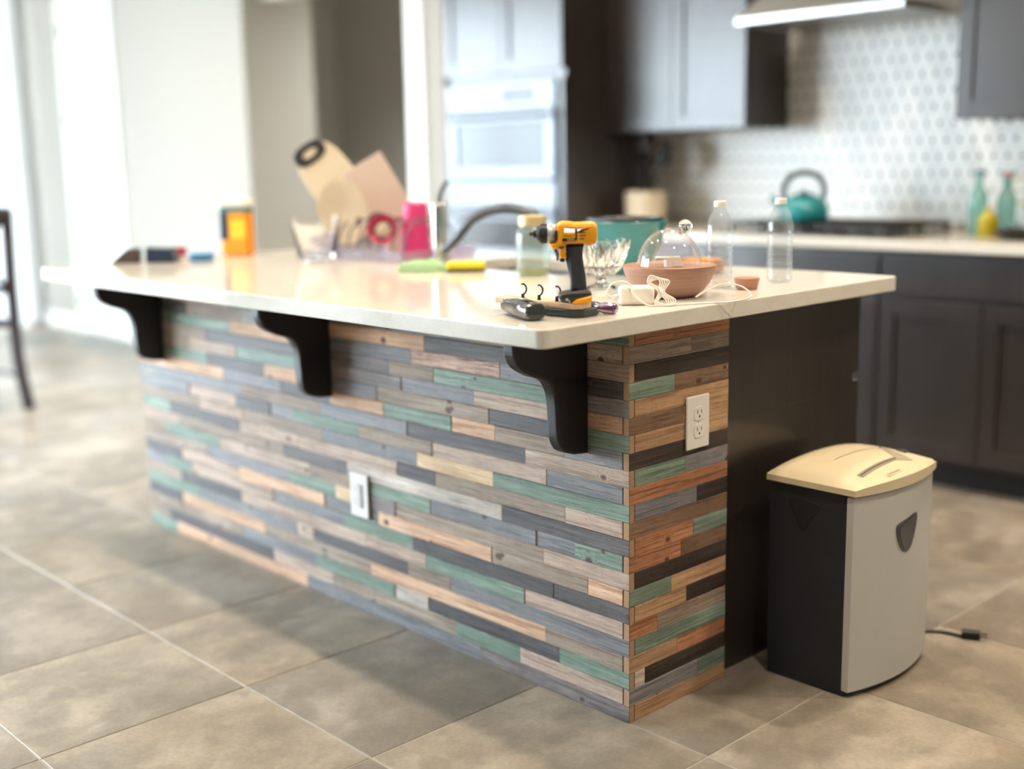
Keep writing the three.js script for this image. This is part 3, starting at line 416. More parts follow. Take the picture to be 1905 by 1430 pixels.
{ // cloth and sponge
  const c = thing('dish_cloth', 'crumpled pale green dish cloth in front of the faucet', 'cloth', [-1.105, Y0, -0.355], HEAD);
  const g = new THREE.PlaneGeometry(0.15, 0.10, 60, 40).rotateX(-Math.PI / 2), p = g.attributes.position;
  for (let i = 0; i < p.count; i++) { const x = p.getX(i), z = p.getZ(i), e = Math.max(0, 1 - Math.max(Math.abs(x) / 0.075, Math.abs(z) / 0.05)); const n = fbm(x * 4 + 0.5, z * 4 + 0.5, 4, 4, 300, 4); p.setXYZ(i, x + 0.012 * (fbm(z * 5 + 0.3, 0.2, 4, 4, 301, 2) - 0.5), 0.003 + Math.min(1, e * 5) * (0.010 + 0.045 * n * Math.max(0.3, 1 - Math.hypot(x, z) / 0.08)), z + 0.03 * (fbm(x * 5 + 0.3, 0.7, 4, 4, 302, 2) - 0.5)); }
  g.computeVertexNormals(); const b = g.clone().translate(0, -0.0025, 0); const idx = b.index.array; for (let i = 0; i < idx.length; i += 3) { const t = idx[i]; idx[i] = idx[i + 1]; idx[i + 1] = t; } b.computeVertexNormals(); part('fabric', merge(g, b), M.green, c);
  const s = thing('sponge', 'yellow kitchen sponge with a dark scouring side', 'sponge', [-0.985, Y0, -0.42], HEAD); part('scouring_pad', rb(-0.054, 0.054, 0, 0.008, -0.034, 0.034, 0.003), M.scour, s); part('foam', rb(-0.055, 0.055, 0.008, 0.026, -0.035, 0.035, 0.006, 3), M.yellowSponge, s);
}
{ // left end of the island
  const w = thing('plastic_tub', 'white-lidded plastic tub with an orange and navy label', 'container', [-2.15, Y0, -0.37], HEAD - 0.25);
  part('tub', rb(-0.05, 0.05, 0, 0.165, -0.035, 0.035, 0.012, 4), M.orange, w); part('label_side', rb(-0.0525, -0.014, 0.05, 0.158, -0.0365, 0.0368, 0.01, 3), M.navy, w); part('label_band', rb(-0.0512, 0.0512, 0.145, 0.166, -0.0362, 0.0362, 0.012, 3), M.teal, w); part('label_glow', rb(-0.01, 0.046, 0.06, 0.125, 0.03, 0.0356, 0.002, 2), std(0xf4cf3a, 0.45), w); part('lid', rb(-0.056, 0.056, 0.1665, 0.196, -0.04, 0.04, 0.012, 4), M.lidWhite, w);
  const a = thing('sunglasses_case', 'small dark brown wedge-shaped case at the end of the island', 'case', [-2.16, Y0, 0.045], HEAD); part('shell', extrude([[-0.05, 0.001], [0.04, 0.001], [0.042, 0.04], [0.03, 0.05], [0.005, 0.046]], 0.06, 0.006), M.brownDark, a);
  const b = thing('storage_box', 'small dark navy box on the island near the tub', 'box', [-2.09, Y0, -0.045], HEAD); part('box_body', extrude([[-0.048, 0.001], [0.05, 0.001], [0.038, 0.046], [-0.046, 0.05]], 0.07, 0.005), M.navy, b);
  const d = thing('blue_tin', 'round flat blue tin on the island beside the navy box', 'tin', [-2.05, Y0, -0.165]); part('disc', lathe([[0, 0], [0.04, 0], [0.042, 0.018], [0.036, 0.024], [0, 0.024]], 36), M.blue, d);
  const r = thing('toy_brush', 'small brush with red bristles behind the navy box', 'brush', [-2.175, Y0, -0.15], HEAD); part('handle', rb(-0.03, 0.03, 0.0, 0.012, -0.008, 0.008, 0.005), M.cream, r); part('bristles', rb(-0.026, 0.026, 0.012, 0.04, -0.012, 0.012, 0.008, 3), std(0xa3344e, 0.6), r);
}
{ // mason jar
  const j = thing('mason_jar', 'glass mason jar with a gold lid standing at the sink edge', 'jar', [-0.728, Y0, -0.438]);
  part('glass', lathe([[0, 0.002], [0.036, 0.0], [0.045, 0.008], [0.0475, 0.03], [0.0475, 0.105], [0.044, 0.122], [0.036, 0.132], [0.036, 0.15]], 48), sheetGlass({ color: 0xe6efe9, transmission: 0.9, roughness: 0.12, ior: 1.6 }), j);
  part('liquid', lathe([[0, 0.0045], [0.037, 0.004], [0.0445, 0.012], [0.0455, 0.02], [0, 0.02]], 40), std(0xe6e0b0, 0.1, { transmission: 0.8, thickness: 0 }), j);
  part('lid', lathe([[0, 0.163], [0.036, 0.163], [0.0385, 0.16], [0.0385, 0.136], [0.037, 0.136], [0.037, 0.151], [0, 0.1515]], 40), std(0xcdb98c, 0.4, { metalness: 0.5 }), j);
}
{ // teal mixing bowl with pots inside
  const b = thing('mixing_bowl', 'large teal mixing bowl beside the sink with a steel bowl in it', 'bowl', [-0.575, Y0, -0.645]);
  part('bowl_wall', lathe([[0, 0], [0.06, 0], [0.066, 0.006], [0.098, 0.075], [0.112, 0.138], [0.116, 0.14], [0.114, 0.143], [0.108, 0.14], [0.094, 0.077], [0.062, 0.012], [0, 0.008]], 56), M.tealDark, b);
  const s = thing('steel_bowl', 'stainless steel bowl nested inside the teal mixing bowl', 'bowl', [-0.575, Y0 + 0.0085, -0.645]); part('bowl_wall', lathe([[0, 0.0], [0.05, 0.002], [0.084, 0.07], [0.102, 0.13], [0.106, 0.142], [0.103, 0.143], [0.081, 0.073], [0.048, 0.006], [0, 0.004]], 56), M.steel, s);
  const l = thing('measuring_cup', 'small steel measuring cup inside the steel bowl', 'cup', [-0.545, Y0 + 0.095, -0.63]); part('cup', lathe([[0, -0.08], [0.03, -0.08], [0.034, 0.05], [0.032, 0.05], [0.028, -0.076], [0, -0.076]], 32), M.chrome, l); part('handle', rb(0.033, 0.1, 0.04, 0.046, -0.007, 0.007, 0.003), M.chrome, l).rotation.y = 2.2;
}
{ // cut crystal compote
  const c = thing('crystal_compote', 'cut crystal footed bowl with a scalloped rim beside the drill', 'bowl', [-0.345, Y0, -0.293]);
  const prof = [[0, 0], [0.036, 0], [0.037, 0.004], [0.016, 0.012], [0.010, 0.02], [0.016, 0.028], [0.034, 0.034], [0.05, 0.052], [0.059, 0.075], [0.066, 0.1], [0.073, 0.116], [0.069, 0.116], [0.055, 0.078], [0.046, 0.058], [0.028, 0.044], [0, 0.041]];
  const g = lathe(prof, 64), p = g.attributes.position;
  for (let i = 0; i < p.count; i++) { const x = p.getX(i), y = p.getY(i), z = p.getZ(i), r = Math.hypot(x, z), t = Math.atan2(z, x); if (y > 0.03 && r > 0.02) { const k = (y - 0.03) / 0.086, f = 1 + 0.03 * Math.sin(16 * t + y * 260) * (k < 0.85 ? 1 : 0.2) + 0.025 * Math.sin(16 * t - y * 260) * (k < 0.85 ? 1 : 0.2); p.setX(i, x * f); p.setZ(i, z * f); if (k > 0.9) p.setY(i, y + 0.011 * Math.abs(Math.cos(4 * t)) - 0.008); } }
  const flat = g.toNonIndexed(); flat.computeVertexNormals(); part('bowl_and_foot', flat, glassy({ ior: 1.54, thickness: 0.008 }), c);
}
{ // essential oil diffuser
  const d = thing('oil_diffuser', 'rose-brown wooden bowl diffuser under a clear glass dome', 'diffuser', [-0.108, Y0, -0.262]);
  part('base_bowl', lathe([[0, 0], [0.05, 0], [0.06, 0.003], [0.077, 0.014], [0.092, 0.032], [0.101, 0.052], [0.106, 0.07], [0.1048, 0.0712], [0.099, 0.066], [0, 0.066]], 64).scale(1, 1, 1), M.rose, d);
  const vent = part('vent_slot', new THREE.SphereGeometry(0.0055, 16, 10).scale(0.45, 1.3, 0.4), M.slot, d); vent.position.set(-0.0745, 0.052, 0.0645); vent.rotation.y = -0.9;
  const R = 0.073, prof = []; for (let k = 0; k <= 16; k++) { const a = k / 16 * 1.45; prof.push([R * Math.cos(a * 1.0), 0.0664 + 0.088 * Math.sin(a)]); } for (let k = 16; k >= 0; k--) { const a = k / 16 * 1.45; prof.push([(R - 0.0018) * Math.cos(a), 0.0664 + 0.0862 * Math.sin(a)]); }
  part('glass_dome', lathe(prof, 56), sheetGlass({ roughness: 0.01, ior: 1.65 }), d); const kb = part('dome_knob', new THREE.SphereGeometry(0.016, 28, 20).scale(1, 0.95, 1), glassy({ thickness: 0.02 }), d); kb.position.set(0.026, 0.158, -0.024); part('knob_neck', rod([0.016, 0.142, -0.014], [0.023, 0.15, -0.021], 0.007, 16), glassy({ thickness: 0.01 }), d);
  part('mist_nozzle', merge(cyl(0.012, 0.012, 0.02, 0.0662), rb(-0.032, 0.012, 0.084, 0.09, -0.01, 0.01, 0.003)), M.whitePlastic, d).rotation.y = HEAD; part('nozzle_flap', extrude([[0.008, 0.0665], [0.03, 0.0665], [0.024, 0.09], [0.002, 0.09]], 0.02, 0.002).rotateY(HEAD), M.whitePlastic, d);
  // faint printed script on the front of the bowl
  const cv = document.createElement('canvas'); cv.width = 256; cv.height = 64; const q = cv.getContext('2d'); q.fillStyle = '#a27a68'; q.fillRect(0, 0, 256, 64); q.strokeStyle = '#7f5848'; q.lineWidth = 3; q.beginPath(); q.moveTo(14, 38); for (let i = 0; i < 26; i++) q.quadraticCurveTo(16 + i * 9, i % 5 === 2 ? 14 : 30, 20 + i * 9, 40); q.stroke();
  const pr = document.createElement ? new THREE.CanvasTexture(cv) : null; pr.colorSpace = THREE.SRGBColorSpace;
  const pg = new THREE.CylinderGeometry(0.1016, 0.0972, 0.012, 16, 1, true, HEAD - 0.05, 0.5).translate(0, 0.0485, 0); part('print', pg, std(0xffffff, 0.45, { map: pr }), d);
}
{ // things around the diffuser
  const l = thing('wooden_dish', 'peach wooden dish lying behind the diffuser', 'dish', [-0.395, Y0, -0.75]); part('disc', lathe([[0, 0], [0.05, 0], [0.062, 0.008], [0.066, 0.03], [0.063, 0.032], [0, 0.032]], 40), M.terracotta, l);
  const y = thing('yellow_dish', 'flat yellow dish lying on the peach wooden dish', 'dish', [-0.395, Y0 + 0.0325, -0.75]); part('disc', lathe([[0, 0], [0.05, 0], [0.054, 0.005], [0, 0.006]], 36), M.orange, y);
  const s = thing('small_wooden_bowl', 'small terracotta brown wooden bowl between the two water bottles', 'bowl', [-0.058, Y0, -0.49]); part('shell', lathe([[0, 0], [0.022, 0], [0.025, 0.002], [0.0305, 0.026], [0.029, 0.0275], [0.0265, 0.025], [0, 0.021]], 40), M.terracotta, s);
  const rib = [[0, 0.004], [0.018, 0.002], [0.026, 0.0], [0.0305, 0.006]]; for (let k = 0; k < 60; k++) { const yy = 0.01 + k * 0.0018; rib.push([0.0305 + 0.0011 * Math.sin(k * 0.9), yy]); } rib.push([0.0315, 0.125], [0.0315, 0.145], [0.026, 0.165], [0.017, 0.182], [0.0125, 0.19], [0.0125, 0.198]);
  const g = lathe(rib, 40), cap = lathe([[0, 0.207], [0.0135, 0.207], [0.0145, 0.205], [0.0145, 0.193], [0.0128, 0.193]], 24), bm = sheetGlass({ roughness: 0.05, ior: 1.6, transmission: 0.93, color: 0xf4f6f8 });
  for (const [x, z, lb] of [[-0.118, -0.462, 'clear ribbed plastic water bottle between the diffuser and the small wooden bowl'], [-0.084, -0.662, 'clear ribbed plastic water bottle near the back edge of the island']]) { const b = thing('plastic_bottle', lb, 'bottle', [x, Y0, z], 0, 'plastic water bottles on the island'); part('body', g, bm, b); part('cap', cap, M.whitePlastic, b); part('water', lathe([[0, 0.0045], [0.024, 0.003], [0.029, 0.008], [0.029, 0.05], [0, 0.05]], 32), sheetGlass({ roughness: 0.02, ior: 1.33 }), b); }
}
{ // white power adapter, its leads and the tied bundle
  const a = thing('power_adapter', 'white plug-in power adapter with a tied cord in front of the diffuser', 'adapter', [-0.063, Y0, -0.095], HEAD);
  part('case', rb(-0.038, 0.038, 0, 0.041, -0.02, 0.02, 0.009, 4), M.whitePlastic, a); part('strain_relief', rod([-0.038, 0.018, 0.004], [-0.05, 0.017, 0.006], 0.0055, 14), M.whitePlastic, a);
  part('lead', tube([[-0.05, 0.017, 0.006], [-0.062, 0.024, 0.01], [-0.056, 0.044, 0.014], [-0.03, 0.052, 0.018], [-0.014, 0.044, 0.024], [-0.01, 0.028, 0.029], [0.004, 0.014, 0.034], [0.02, 0.003, 0.04], [0.04, 0.0022, 0.044], [0.052, 0.006, 0.04]], 0.0018, 80, 8), M.whitePlastic, a);
  for (let i = 0; i < 5; i++) { const o = (i - 2) * 0.0032, w = 0.008 + 0.0018 * i; part('cord_loop', tube([[0.05 + o, 0.03, 0.036], [0.036 + o - w, 0.05, 0.03], [0.034 + o, 0.064 - i * 0.002, 0.028], [0.046 + o + w, 0.052, 0.03], [0.05 + o, 0.03, 0.036], [0.058 + o + w, 0.012, 0.04], [0.066 + o, 0.003, 0.044], [0.05 + o - w, 0.006 + i * 0.001, 0.042]], 0.0016, 60, 8, true), M.whitePlastic, a); }
  part('tie', new THREE.TorusGeometry(0.009, 0.0026, 8, 20).rotateY(Math.PI / 2).rotateZ(0.4).translate(0.05, 0.03, 0.036), M.whitePlastic, a);
  part('output_cord', tube([[0.06, 0.003, 0.042], [0.1, 0.0022, 0.03], [0.15, 0.0022, 0.012], [0.2, 0.0022, 0.008], [0.25, 0.012, -0.01], [0.235, 0.03, -0.04], [0.2, 0.036, -0.05], [0.165, 0.024, -0.05], [0.135, 0.008, -0.045]], 0.0018, 100, 8), M.whitePlastic, a);
}
{ // hook rail, black base, tool, screwdriver, drill
  const base = thing('black_rail', 'dark grey chamfered rail lying under the wooden hook rail', 'rail', [-0.105, Y0, 0.132], 0.06);
  part('bar', extrude([[-0.1, 0.028], [-0.1, -0.018], [-0.09, -0.03], [0.092, -0.03], [0.108, -0.015], [0.108, 0.028], [0.098, 0.036], [-0.09, 0.036]], 0.016, 0.003).rotateX(-Math.PI / 2).translate(0, 0.008, 0), M.slate, base);
  const yr = Y0 + 0.0163, rail = thing('hook_rail', 'light wooden rail with three small black hooks under the drill', 'hook rail', [-0.112, yr, 0.135], 0.06);
  part('board', metric(extrude([[-0.118, 0.02], [-0.122, 0.0], [-0.118, -0.022], [0.098, -0.026], [0.112, -0.012], [0.112, 0.014], [0.1, 0.026]], 0.0125, 0.003).rotateX(-Math.PI / 2).translate(0, 0.0063, 0), 0.9), WOOD.Y, rail);
  for (const x of [-0.045, 0.0, 0.048]) { const h = new THREE.Group(); h.name = 'hook'; h.position.set(x, 0.0126, 0.016); h.rotation.y = HEAD - 0.06; rail.add(h); part('hook_foot', merge(cyl(0.0048, 0.0036, 0.004, 0, 16), cyl(0.003, 0.0032, 0.007, 0.003, 12)), M.drillBlack, h); part('hook_arm', tube([[0, 0.008, 0], [0.005, 0.012, 0], [0.0075, 0.018, 0], [0.006, 0.026, 0], [0.001, 0.0305, 0], [-0.0025, 0.029, 0]], 0.0017, 24, 8), M.drillBlack, h); }
  const st = thing('stir_stick', 'pale thin wooden stick poking out behind the hook rail', 'stick', [-0.17, Y0, 0.072], 0.12); part('stick', rb(-0.12, 0.06, 0, 0.004, -0.011, 0.011, 0.0015), WOOD.Y, st);
  const bt = thing('handheld_tool', 'glossy black rounded handheld tool with a blunt end at the countertop corner', 'tool', [-0.098, Y0, 0.212], 0.0);
  { const n = 28, m = 24, pos = [], idx = []; const L = 0.082, prof = (t) => [t < 0.12 ? Math.sqrt(1 - (1 - t / 0.12) ** 2) * 0.62 + 0.1 : 0.72 + 0.28 * step(0.12, 0.8, t), 1];
    for (let i = 0; i <= n; i++) { const t = i / n, [s] = prof(t), e = i === n ? 0.86 : 1; for (let j = 0; j < m; j++) { const a = j / m * 2 * Math.PI, c = Math.cos(a), q = Math.sin(a); pos.push(-L + 2 * L * t * 0.9, 0.0175 + e * s * 0.0172 * Math.sign(q) * Math.abs(q) ** 0.75 + (q > 0 ? 0.006 * Math.sin(Math.PI * Math.min(1, t * 1.2)) : 0), e * s * 0.0225 * Math.sign(c) * Math.abs(c) ** 0.75); } }
    for (let i = 0; i < n; i++) for (let j = 0; j < m; j++) { const a = i * m + j, b = i * m + (j + 1) % m; idx.push(a, b, a + m, b, b + m, a + m); } const c0 = pos.length / 3; pos.push(-L, 0.0175, 0, 0.8 * L, 0.0175, 0); for (let j = 0; j < m; j++) { idx.push(c0, (j + 1) % m, j); idx.push(c0 + 1, n * m + j, n * m + (j + 1) % m); }
    let minY = 1; for (let i = 1; i < pos.length; i += 3) minY = Math.min(minY, pos[i]); for (let i = 1; i < pos.length; i += 3) pos[i] -= minY;
    const g = new THREE.BufferGeometry(); g.setAttribute('position', new THREE.Float32BufferAttribute(pos, 3)); g.setIndex(idx); g.computeVertexNormals(); part('shell', toCreasedNormals(g, 0.6), M.plasticBlack, bt).rotation.y = -0.32; }
  const sd = thing('screwdriver', 'screwdriver with a translucent purple and red handle behind the hook rail', 'screwdriver', [-0.03, Y0, 0.066], 0.05);
  part('handle', lathe([[0, 0.052], [0.008, 0.051], [0.0115, 0.046], [0.0115, 0.02], [0.0095, 0.012], [0.0115, 0.0], [0, 0]], 12).rotateZ(-Math.PI / 2).translate(0, 0.0118, 0), M.purple, sd); part('collar', cyl(0.0115, 0.0115, 0.018, -0.018, 24).rotateZ(-Math.PI / 2).translate(0, 0.0118, 0), M.drillBlack, sd); part('handle_core', cyl(0.006, 0.006, 0.03, 0.008, 16).rotateZ(-Math.PI / 2).translate(0, 0.0118, 0), M.clearRed, sd); part('shaft', cyl(0.003, 0.003, 0.09, -0.107, 12).rotateZ(-Math.PI / 2).translate(0, 0.0118, 0), M.steel, sd);

  const S = 0.001085, D = (cx, cy) => [((cx / 7.947 + 980) - 1072) * S, (561.5 - (cy / 7.947 + 400)) * S], O = (s) => s.split(' ').map((q) => D(...q.split(',').map(Number)));
  const dr = thing('cordless_drill', 'yellow and black cordless drill standing upright on the hook rail', 'drill', [-0.022, yr + 0.0128, 0.135], HEAD);
  part('motor_housing', smooth(extrude(O('452,150 500,118 545,104 640,108 720,122 830,120 960,118 1005,128 1035,165 1042,230 1040,320 1028,400 1000,440 900,462 850,430 590,432 580,470 575,560 590,600 585,640 500,632 492,560 480,495 380,502 356,440 352,420 420,410 452,395'), 0.048, 0.011, [], 5), 0.9), M.yellow, dr, 'yellow plastic motor housing');
  part('grip', smooth(extrude(O('590,432 850,430 836,520 830,640 850,780 872,900 885,1080 950,1140 945,1170 860,1200 760,1195 700,1130 640,1120 650,1000 640,900 612,800 590,700 575,640 590,560'), 0.036, 0.012, [], 5), 0.9), M.rubber, dr, 'dark grey rubber grip');
  part('foot', smooth(extrude(O('480,1145 620,1112 860,1085 930,1125 955,1165 760,1215 690,1262 620,1275 500,1250 478,1215'), 0.056, 0.008, [], 4), 0.9), M.drillBlack, dr, 'black battery foot');
  part('battery', smooth(extrude(O('650,1278 720,1215 800,1195 952,1165 950,1240 940,1272 760,1283'), 0.06, 0.006, [], 4), 0.9), M.yellow, dr, 'yellow battery side');
  const ax = (pts) => { const l = lathe(pts, 40).rotateZ(Math.PI / 2); return l; };   // profile along -x
  const cy = D(0, 280)[1], nose = (cx) => -D(cx, 0)[0];
  part('gearbox_collar', ax([[0, nose(470)], [0.0195, nose(470)], [0.0195, nose(330)], [0.018, nose(305)], [0, nose(305)]]).translate(0, cy, 0), M.silver, dr, 'bare metal collar');
  part('chuck', ax([[0, nose(320)], [0.0185, nose(318)], [0.0192, nose(300)], [0.0185, nose(225)], [0.013, nose(170)], [0.0085, nose(160)], [0.0085, nose(122)], [0.006, nose(116)], [0, nose(116)]]).translate(0, cy, 0), M.drillBlack, dr, 'black keyless chuck');
  for (let k = 0; k < 10; k++) { const a = k / 10 * 2 * Math.PI; part('chuck_rib', rb(D(225, 0)[0], D(300, 0)[0], -0.0016, 0.0016, 0.0172, 0.0196, 0.0008, 1).rotateX(a).translate(0, cy, 0), M.rubber, dr); }
  part('drill_bit', ax([[0, nose(125)], [0.0042, nose(125)], [0.0042, nose(70)], [0.002, nose(55)], [0, nose(55)]]).translate(0, cy, 0), M.brownDark, dr);
  part('trigger', extrude(O('412,512 450,505 480,560 482,640 478,672 446,668 452,620 440,560'), 0.016, 0.003), M.slate, dr); part('direction_switch', new THREE.SphereGeometry(0.0056, 20, 12).scale(1.15, 0.5, 1).translate(...D(514, 470), 0.0225), M.drillBlack, dr); part('trigger_guard', rb(...[D(495, 0)[0], D(570, 0)[0], D(0, 690)[1], D(0, 632)[1]], -0.012, 0.012, 0.003), M.slate, dr);
  for (const yy of [215, 258, 305, 350]) part('vent', rb(D(yy === 215 ? 795 : 778, 0)[0], D(yy === 350 ? 845 : 868, 0)[0], D(0, yy + 10)[1], D(0, yy - 6)[1], 0.0228, 0.0244, 0.0006, 1), M.slot, dr);
  part('torque_band', rb(D(428, 0)[0], D(462, 0)[0], D(0, 368)[1], D(0, 226)[1], 0.012, 0.0244, 0.0015), M.drillBlack, dr); part('side_band', rb(D(712, 0)[0], D(744, 0)[0], D(0, 372)[1], D(0, 205)[1], 0.018, 0.0246, 0.001), M.drillBlack, dr);
  const cv = document.createElement('canvas'); cv.width = 512; cv.height = 320; const q = cv.getContext('2d'); q.fillStyle = '#f2b21c'; q.fillRect(0, 0, 512, 320); q.fillStyle = '#1b1a1c'; q.fillRect(0, 205, 512, 115); q.textAlign = 'center'; q.font = 'bold 116px sans-serif'; q.fillText('DEWALT', 256, 165, 470); q.fillStyle = '#efe9d8'; q.font = 'bold 80px sans-serif'; q.fillText('12VMAX', 330, 292, 300);
  const tx = new THREE.CanvasTexture(cv); tx.colorSpace = THREE.SRGBColorSpace; const [lx0, ly0] = D(530, 385), [lx1, ly1] = D(716, 262); const lg = new THREE.PlaneGeometry(lx1 - lx0, ly1 - ly0).translate((lx0 + lx1) / 2, (ly0 + ly1) / 2, 0.0247); part('brand_label', lg, std(0xffffff, 0.4, { map: tx }), dr); part('label_backing', rb(lx0, lx1, ly0, ly1, 0.02, 0.0245, 0.0008, 1), M.drillBlack, dr);
  part('foot_recess', rb(...[D(548, 0)[0], D(640, 0)[0], D(0, 1255)[1], D(0, 1175)[1]], 0.026, 0.0285, 0.001), M.slot, dr); part('foot_screw', new THREE.CylinderGeometry(0.003, 0.003, 0.001, 16).rotateX(Math.PI / 2).translate(...D(588, 1222), 0.029), M.silver, dr); part('belt_clip', rb(D(614, 0)[0], D(634, 0)[0], D(0, 1296)[1] + 0.002, D(0, 1235)[1], 0.027, 0.0305, 0.001), M.silver, dr);
}

// ---------------------------------------------------------------- paper shredder
{
  const s = thing('paper_shredder', 'paper shredder with a cream lid, dark sides and a grey front beside the island', 'shredder', [0, 0, 0]);
  const bow = (x, z0, z1, b, n = 16) => Array.from({ length: n + 1 }, (_, k) => { const t = k / n; return [x + b * 4 * t * (1 - t), z0 + (z1 - z0) * t]; });
  const ex = (pts, y0, y1, bev) => extrude(pts.map(([x, z]) => [x, -z]), y1 - y0, bev).rotateX(-Math.PI / 2).translate(0, (y0 + y1) / 2, 0);
  const xb = 0.055, xf = 0.262, za = -0.44, zb = -0.79;
  part('bin_body', ex([[xb, zb], [xb, za], [xf, za], ...bow(xf, za, zb, 0.026).slice(1)], 0.0, 0.478, 0.004), M.shredBlack, s, 'matt black bin');
  part('front_panel', ex([...bow(xf - 0.004, za + 0.001, zb - 0.001, 0.026), ...bow(xf + 0.014, za + 0.003, zb - 0.003, 0.032).reverse()].reverse(), 0.014, 0.474, 0.003), M.shredGrey, s, 'light grey bowed front panel');
  { // domed lid
    const n = 24, m = 24, pos = [], idx = [], uvv = [];
    const edge = (t, u) => { const z = za + 0.008 + (zb - za - 0.016) * t, xx = xb - 0.006 + (xf + 0.02 + 0.034 * 4 * t * (1 - t) - xb + 0.006) * u; return [xx, z]; };
    for (let i = 0; i <= n; i++) for (let j = 0; j <= m; j++) { const t = i / n, u = j / m, [x, z] = edge(t, u), dome = 0.034 * (4 * t * (1 - t)) ** 0.75 * (0.55 + 0.45 * Math.sin(Math.PI * Math.min(1, u * 1.0 + 0.05))), e = Math.min(1, Math.min(u, 1 - u, t, 1 - t) * 22); pos.push(x, 0.499 + dome * (0.55 + 0.45 * step(0, 0.35, Math.min(u + 0.12, 1 - u + 0.05))) - 0.006 * (1 - e) ** 2, z); }
    for (let i = 0; i < n; i++) for (let j = 0; j < m; j++) { const a = i * (m + 1) + j, b = a + 1, c = a + m + 1; idx.push(a, b, c, b, c + 1, c); }
    const ring = []; for (let j = 0; j < m; j++) ring.push(j); for (let i = 0; i < n; i++) ring.push(i * (m + 1) + m); for (let j = m; j > 0; j--) ring.push(n * (m + 1) + j); for (let i = n; i > 0; i--) ring.push(i * (m + 1));
    const o = pos.length / 3; for (const k of ring) pos.push(pos[3 * k], 0.479, pos[3 * k + 2]); for (let k = 0; k < ring.length; k++) { const k2 = (k + 1) % ring.length; idx.push(ring[k], o + k, ring[k2], ring[k2], o + k, o + k2); }
    const c = pos.length / 3; pos.push((xb + xf) / 2, 0.479, (za + zb) / 2); for (let k = 0; k < ring.length; k++) idx.push(c, o + (k + 1) % ring.length, o + k);
    const g = new THREE.BufferGeometry(); g.setAttribute('position', new THREE.Float32BufferAttribute(pos, 3)); g.setIndex(idx); g.computeVertexNormals(); part('lid', toCreasedNormals(g, 0.8), M.shredLid, s, 'cream domed lid');
  }
  const top = (x, z) => { const t = (z - za - 0.008) / (zb - za - 0.016), u = (x - xb + 0.006) / (xf + 0.02 + 0.034 * 4 * t * (1 - t) - xb + 0.006); return 0.499 + 0.034 * (4 * t * (1 - t)) ** 0.75 * (0.55 + 0.45 * Math.sin(Math.PI * Math.min(1, u + 0.05))) * (0.55 + 0.45 * step(0, 0.35, Math.min(u + 0.12, 1 - u + 0.05))); };
  const drape = (name, pts, mat, up = 0.0015, label) => { const g = []; for (let i = 0; i + 1 < pts.length; i++) { const [x0, x1, z0, z1] = pts[i]; } return null; };
  const quad = (name, P, mat, up, label) => { const n = 10, pos = [], idx = []; for (let i = 0; i <= n; i++) for (let j = 0; j <= n; j++) { const a = i / n, b = j / n, x = (P[0][0] * (1 - b) + P[1][0] * b) * (1 - a) + (P[3][0] * (1 - b) + P[2][0] * b) * a, z = (P[0][1] * (1 - b) + P[1][1] * b) * (1 - a) + (P[3][1] * (1 - b) + P[2][1] * b) * a; pos.push(x, top(x, z) + up, z); } for (let i = 0; i < n; i++) for (let j = 0; j < n; j++) { const a = i * (n + 1) + j; idx.push(a, a + 1, a + n + 1, a + 1, a + n + 2, a + n + 1); } const g = new THREE.BufferGeometry(); g.setAttribute('position', new THREE.Float32BufferAttribute(pos, 3)); g.setAttribute('uv', new THREE.Float32BufferAttribute(Array.from({ length: (n + 1) ** 2 }, (_, k) => [(k % (n + 1)) / n, Math.floor(k / (n + 1)) / n]).flat(), 2)); g.setIndex(idx); g.computeVertexNormals(); mat.side = THREE.DoubleSide; return part(name, g, mat, s, label); };
  quad('feed_slot', [[0.25, -0.488], [0.266, -0.488], [0.262, -0.655], [0.25, -0.655]], std(0x8d8371, 0.6), 0.0009, 'grey paper feed slot');
  quad('slot_line', [[0.256, -0.492], [0.2585, -0.492], [0.257, -0.652], [0.2545, -0.652]], M.slot.clone(), 0.0013); quad('control_inlay', [[0.178, -0.712], [0.262, -0.640], [0.278, -0.692], [0.182, -0.72]], std(0xa79c86, 0.5), 0.0011, 'grey triangular inlay');
  part('power_switch', rb(-0.012, 0.012, 0, 0.007, -0.009, 0.009, 0.003), M.slate, s).position.set(0.222, top(0.222, -0.742) - 0.002, -0.742); part('indicator', new THREE.CylinderGeometry(0.0022, 0.0022, 0.002, 12), M.slot, s).position.set(0.182, top(0.182, -0.708) + 0.0014, -0.708);
  const cv = document.createElement('canvas'); cv.width = 256; cv.height = 64; const q = cv.getContext('2d'); q.fillStyle = '#d8c9a8'; q.fillRect(0, 0, 256, 64); q.fillStyle = '#3a362e'; q.font = 'bold 50px sans-serif'; q.textAlign = 'center'; q.fillText('Fellowes', 128, 48, 240); const tx = new THREE.CanvasTexture(cv); tx.colorSpace = THREE.SRGBColorSpace;
  quad('seat_line', [[0.166, -0.53], [0.1685, -0.53], [0.182, -0.705], [0.1795, -0.705]], std(0xa39676, 0.6), 0.001); quad('brand_print', [[0.302, -0.54], [0.302, -0.604], [0.289, -0.604], [0.289, -0.54]], std(0xffffff, 0.45, { map: tx }), 0.0012);
